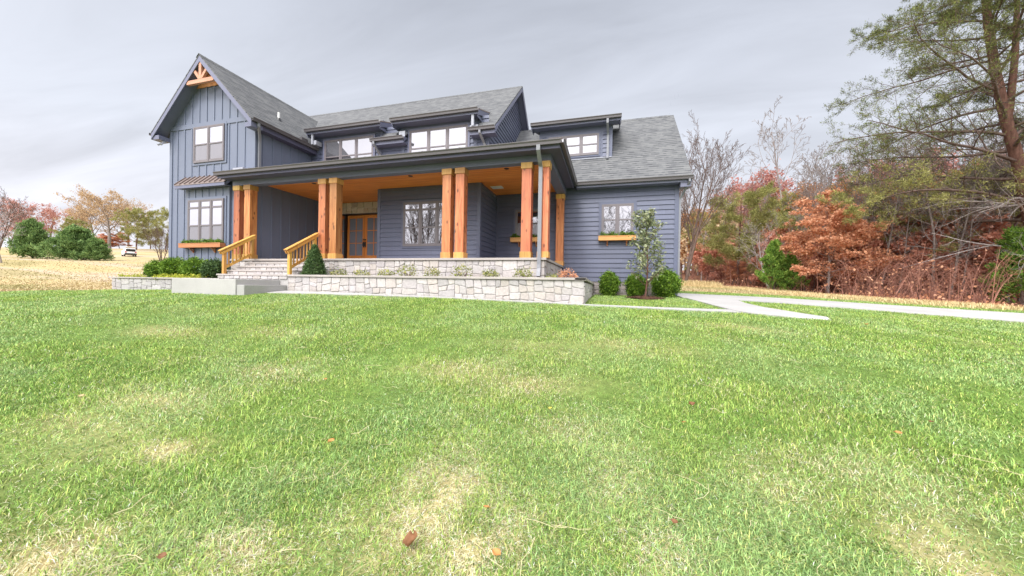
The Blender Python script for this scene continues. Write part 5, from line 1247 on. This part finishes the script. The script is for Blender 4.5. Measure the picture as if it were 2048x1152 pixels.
    T1 = grow('tan_oak', 'broad sparse tan leaved oak on the left skyline', 'tree', dict(BARE, levels=4, kids=[13, 7, 5, 3], len=[.62, .5, .5, .5], leaf_from=4, t0=[.22, .2, .15, .15], up=[.1, .2, .2, .1, .1]), 13.5, .40, 'bark', dict(size=.34, mat=M['f_tan'], per=3, spread=.28, aspect=.7, keep=.40), G, seed=51)
    copies(T1, [(gp(218, 107), .4, (1.12, 1.12, 1.0)), (gp(185, 119), 2.4, (.9, .9, 1.0)), (gp(152, 113), 4.0, (.7, .7, .78)), (gp(255, 124), 3.0, (.95, .95, .98))], ['broad sparse tan leaved oak on the left skyline', 'tan leaved oak behind the broad left skyline oak', 'small tan tree above the large green juniper', 'tan oak furthest back behind the parked white car'])
    Pq = copy_tree(P1); place(Pq, gp(272, 102), 1.9, (1.25, 1.25, 1.32), 'tall olive pine on the hill behind the white car'); Pq['group'] = G
    Pq = copy_tree(P1); place(Pq, gp(330, 99), 3.3, (1.0, 1.0, 1.35), 'tall pine beside the left corner of the house'); Pq['group'] = G
    Pq = copy_tree(P1); place(Pq, gp(143, 99), 4.3, (.8, .8, .95), 'pine showing between the junipers and the tan oak'); Pq['group'] = G
    Pq = copy_tree(P1); place(Pq, gp(300, 113), 5.3, (1.0, 1.0, 1.2), 'pine behind the other two pines at left'); Pq['group'] = G
    Bq = copy_tree(B2); place(Bq, gp(20, 80), 1.0, .55, 'grey leafless tree at the far left edge'); Bq['group'] = G
    Bq = copy_tree(S1); place(Bq, gp(2, 36), 2.6, (1.1, 1.1, 1.0), 'low arching leafless branches at the far left edge'); Bq['group'] = G
    Bq = copy_tree(B1); place(Bq, gp(-10, 50), 2.0, .62, 'pale leafless tree left of the junipers'); Bq['group'] = G
    Bq = copy_tree(B1); place(Bq, gp(322, 48), 4.0, (.42, .42, .36), 'small pinkish leafless tree next to the left corner of the house'); Bq['group'] = G
    Oq = copy_tree(O1); place(Oq, gp(238, 113), 4.0, (1.0, 1.0, .62), 'low rust shrub under the tan oak on the skyline'); Oq['group'] = G
    Oq = copy_tree(O1); place(Oq, gp(205, 110), 1.0, (.9, .9, .55), 'low rust shrub above the large green juniper'); Oq['group'] = G
    # skyline brush at left
    J1 = grow('juniper', 'large wide blue green juniper on the left field', 'evergreen', dict(CEDAR, kids=[120, 8], t0=[.0, .1], len=[.60, .42], ang=[(40, 95), (25, 55)], up=[0, .3, .4], shape=lambda t: 1.1-.8*t), 4.1, .12, 'bark_dark', dict(size=.30, mat=M['f_juniper'], kind='needle', per=10, spread=.14, aspect=.32, up=.35), 'junipers on the left field', seed=61)
    copies(J1, [(gp(150, 48), .3, (1.15, 1.15, 1.02)), (gp(64, 50), 2.0, (.85, .85, 1.22)), (gp(190, 48), 1.4, (.72, .72, .66))], ['large wide green juniper on the left field', 'taller darker juniper at the left, behind the wide one', 'low spreading right hand part of the juniper clump nearest the car'])
    # trees behind the photographer, seen in the window glass
    for i, (x, y, s_) in enumerate(((-12, -24, 1.0), (-2, -30, 1.1), (7, -26, 1.0), (14, -34, 1.2), (-26, -22, 1.1), (1, -22, .7))):
        q = copy_tree(B1); place(q, Vector((x, y, tz(x, y)-.2)), i*1.1, s_, 'leafless tree standing behind the photographer, mirrored in the window glass'); q['group'] = 'bare trees behind the photographer'
woods()

# ------------------------------------------------------------------ white car on the left field
def car():
    b = gp(257, 76); R = root('parked_car', tuple(b), 'small white car with its rear hatch raised on the left field', 'car'); ang = math.atan2(-b.x, b.y)
    prof = [(-2.15, .35), (-2.2, .75), (-2.05, 1.0), (-1.85, 1.62), (-1.5, 1.72), (.2, 1.70), (.95, 1.12), (2.0, .98), (2.2, .7), (2.15, .35)]
    W_ = .9; WP = Vector(b)
    def shell(name, pr, w, mat, parent=None, taper=True):
        mb = MB(); L_ = []
        for sx in (-1, 1): L_.append([(b.x+sx*(w*(.84 if (z > 1.2 and taper) else 1)), b.y+y, b.z+z) for y, z in pr])
        n = len(pr)
        for k in range(n): mb.poly([L_[0][k], L_[0][(k+1) % n], L_[1][(k+1) % n], L_[1][k]])
        mb.poly(L_[0][::-1]); mb.poly(L_[1]); return mb.build(name, mat, parent or R, bevel=.05)
    body = shell('body', prof, W_, M['carpaint'])
    mb = MB(); mb.box(b.x-.68, b.x+.68, b.y-2.10, b.y-1.95, b.z+1.05, b.z+1.52); mb.build('rear_opening', M['dark'], R)
    for sx in (-1, 1):
        mb = MB(); mb.obox(Vector((b.x+sx*.80, b.y-.6, b.z+1.36)), Vector((.012, 0, 0)), Vector((0, 1.0, 0)), Vector((sx*-.04, 0, .17))); mb.build('side_window', M['dark'], R)
        mb = MB(); mb.box(b.x+sx*.74-.1, b.x+sx*.74+.1, b.y-2.23, b.y-2.12, b.z+.78, b.z+1.02); mb.build('tail_light', M['lampred'], R)
        mb = MB(); mb.box(b.x+sx*1.0-.09, b.x+sx*1.0+.09, b.y+.55, b.y+.65, b.z+1.05, b.z+1.2); mb.build('mirror', M['carpaint'], R, bevel=.02)
    mb = MB(); mb.bar((b.x, b.y-1.85, b.z+1.74), (b.x, b.y-2.75, b.z+2.02), 1.5, .07); mb.build('hatch', M['carpaint'], R, bevel=.02)
    mb = MB(); mb.box(b.x-.9, b.x+.9, b.y-2.30, b.y-2.16, b.z+.36, b.z+.62); mb.build('bumper', M['dark'], R, bevel=.03)
    for sx in (-1, 1):
        for yy in (-1.35, 1.35):
            mb = MB(); c = Vector((b.x+sx*.82, b.y+yy, b.z+.33)); mb.tube([c-Vector((.11, 0, 0)), c+Vector((.11, 0, 0))], .33, 20); w = mb.build('wheel', M['rubber'], R, bevel=.02)
            mb = MB(); mb.tube([c-Vector((.115, 0, 0)), c+Vector((.115, 0, 0))], .19, 14); mb.build('rim', M['flash'], w)
    R.rotation_euler = (0, 0, ang+.12)
car()

# ------------------------------------------------------------------ leaves lying on the lawn
def fallen_leaves():
    spots = [(822, 1112, .13, 'rust', 'largest curled brown leaf lying in the dry grass at the bottom of the lawn', .45), (1383, 822, .075, 'rust', 'curled reddish brown leaf standing in the lawn right of the middle', 1), (1367, 860, .05, 'orange', 'small orange leaf just below the curled reddish leaf', 0), (662, 898, .075, 'orange', 'narrow orange leaf on the lawn left of the middle', 0), (651, 770, .06, 'orange', 'small round orange leaf high on the lawn left of the middle', 0), (1862, 858, .06, 'rust', 'small rusty leaf on the right part of the lawn', 0), (1100, 832, .055, 'yellow', 'bright yellow leaf in the middle of the lawn', 0), (972, 1041, .05, 'orange', 'orange leaf in the large dry patch near the bottom', 0), (993, 1138, .07, 'orange', 'narrow tan orange leaf at the bottom edge of the lawn', 0), (163, 806, .06, 'tan', 'tan leaf on the far left part of the lawn', 0), (325, 1138, .05, 'rust', 'small brown leaf at the bottom left of the lawn', 0), (1733, 655, .09, 'orange', 'pale orange leaf near the end of the concrete walk', 0), (1349, 1068, .05, 'rust', 'dull red leaf low on the lawn right of the big dry patch', 0), (1797, 882, .06, 'orange', 'orange leaf beside the dry strip on the right', 0)]
    C = dict(rust=(.19, .085, .035), orange=(.46, .23, .07), yellow=(.62, .52, .08), tan=(.50, .36, .20))
    mats = {k: mat_paint('fallen_'+k, v, .7, .25) for k, v in C.items()}
    for i, (px, py, s_, c, lab, curl) in enumerate(spots):
        h = hit(px, py); s_ *= .66; rd = random.Random(i+5); mb = MB(); nu, nv = 8, 6; g = []
        for a in range(nu+1):
            t = a/nu; w = math.sin(PI*min(1, t*.93+.05))**.8*.42*(1+.12*math.sin(t*26)); row = []
            for q in range(nv+1):
                v = q/nv*2-1; row.append(Vector(((t-.5), v*w, abs(v)**1.6*.18*(1+curl)+(t-.5)**2*(.25+.7*curl)+rd.uniform(-.012, .012)))*s_)
            g.append(row)
        rot = Matrix.Rotation(rd.uniform(0, 6.28), 3, 'Z')@Matrix.Rotation(rd.uniform(.1, .5+.5*curl), 3, 'X')
        base = h+Vector((0, 0, .058 if not curl else .05))
        vid = [[len(mb.v)+a*(nv+1)+q for q in range(nv+1)] for a in range(nu+1)]
        for row in g: mb.v += [tuple(base+rot@p) for p in row]
        for a in range(nu):
            for q in range(nv): mb.f.append((vid[a][q], vid[a+1][q], vid[a+1][q+1], vid[a][q+1])); mb.mi.append(0); mb.tint.append(None)
        mb.tube([base+rot@Vector((-.5*s_, 0, .02*s_)), base+rot@Vector((-.75*s_, .03*s_, .06*s_))], .0018, 5)
        o = mb.build('fallen_leaf', mats[c], smooth=True, uv=False); sd = o.modifiers.new('thickness', 'SOLIDIFY'); sd.thickness = .0008; tag(o, lab, 'leaf', 'fallen leaves on the lawn')
fallen_leaves()
lawn(); field_grass()
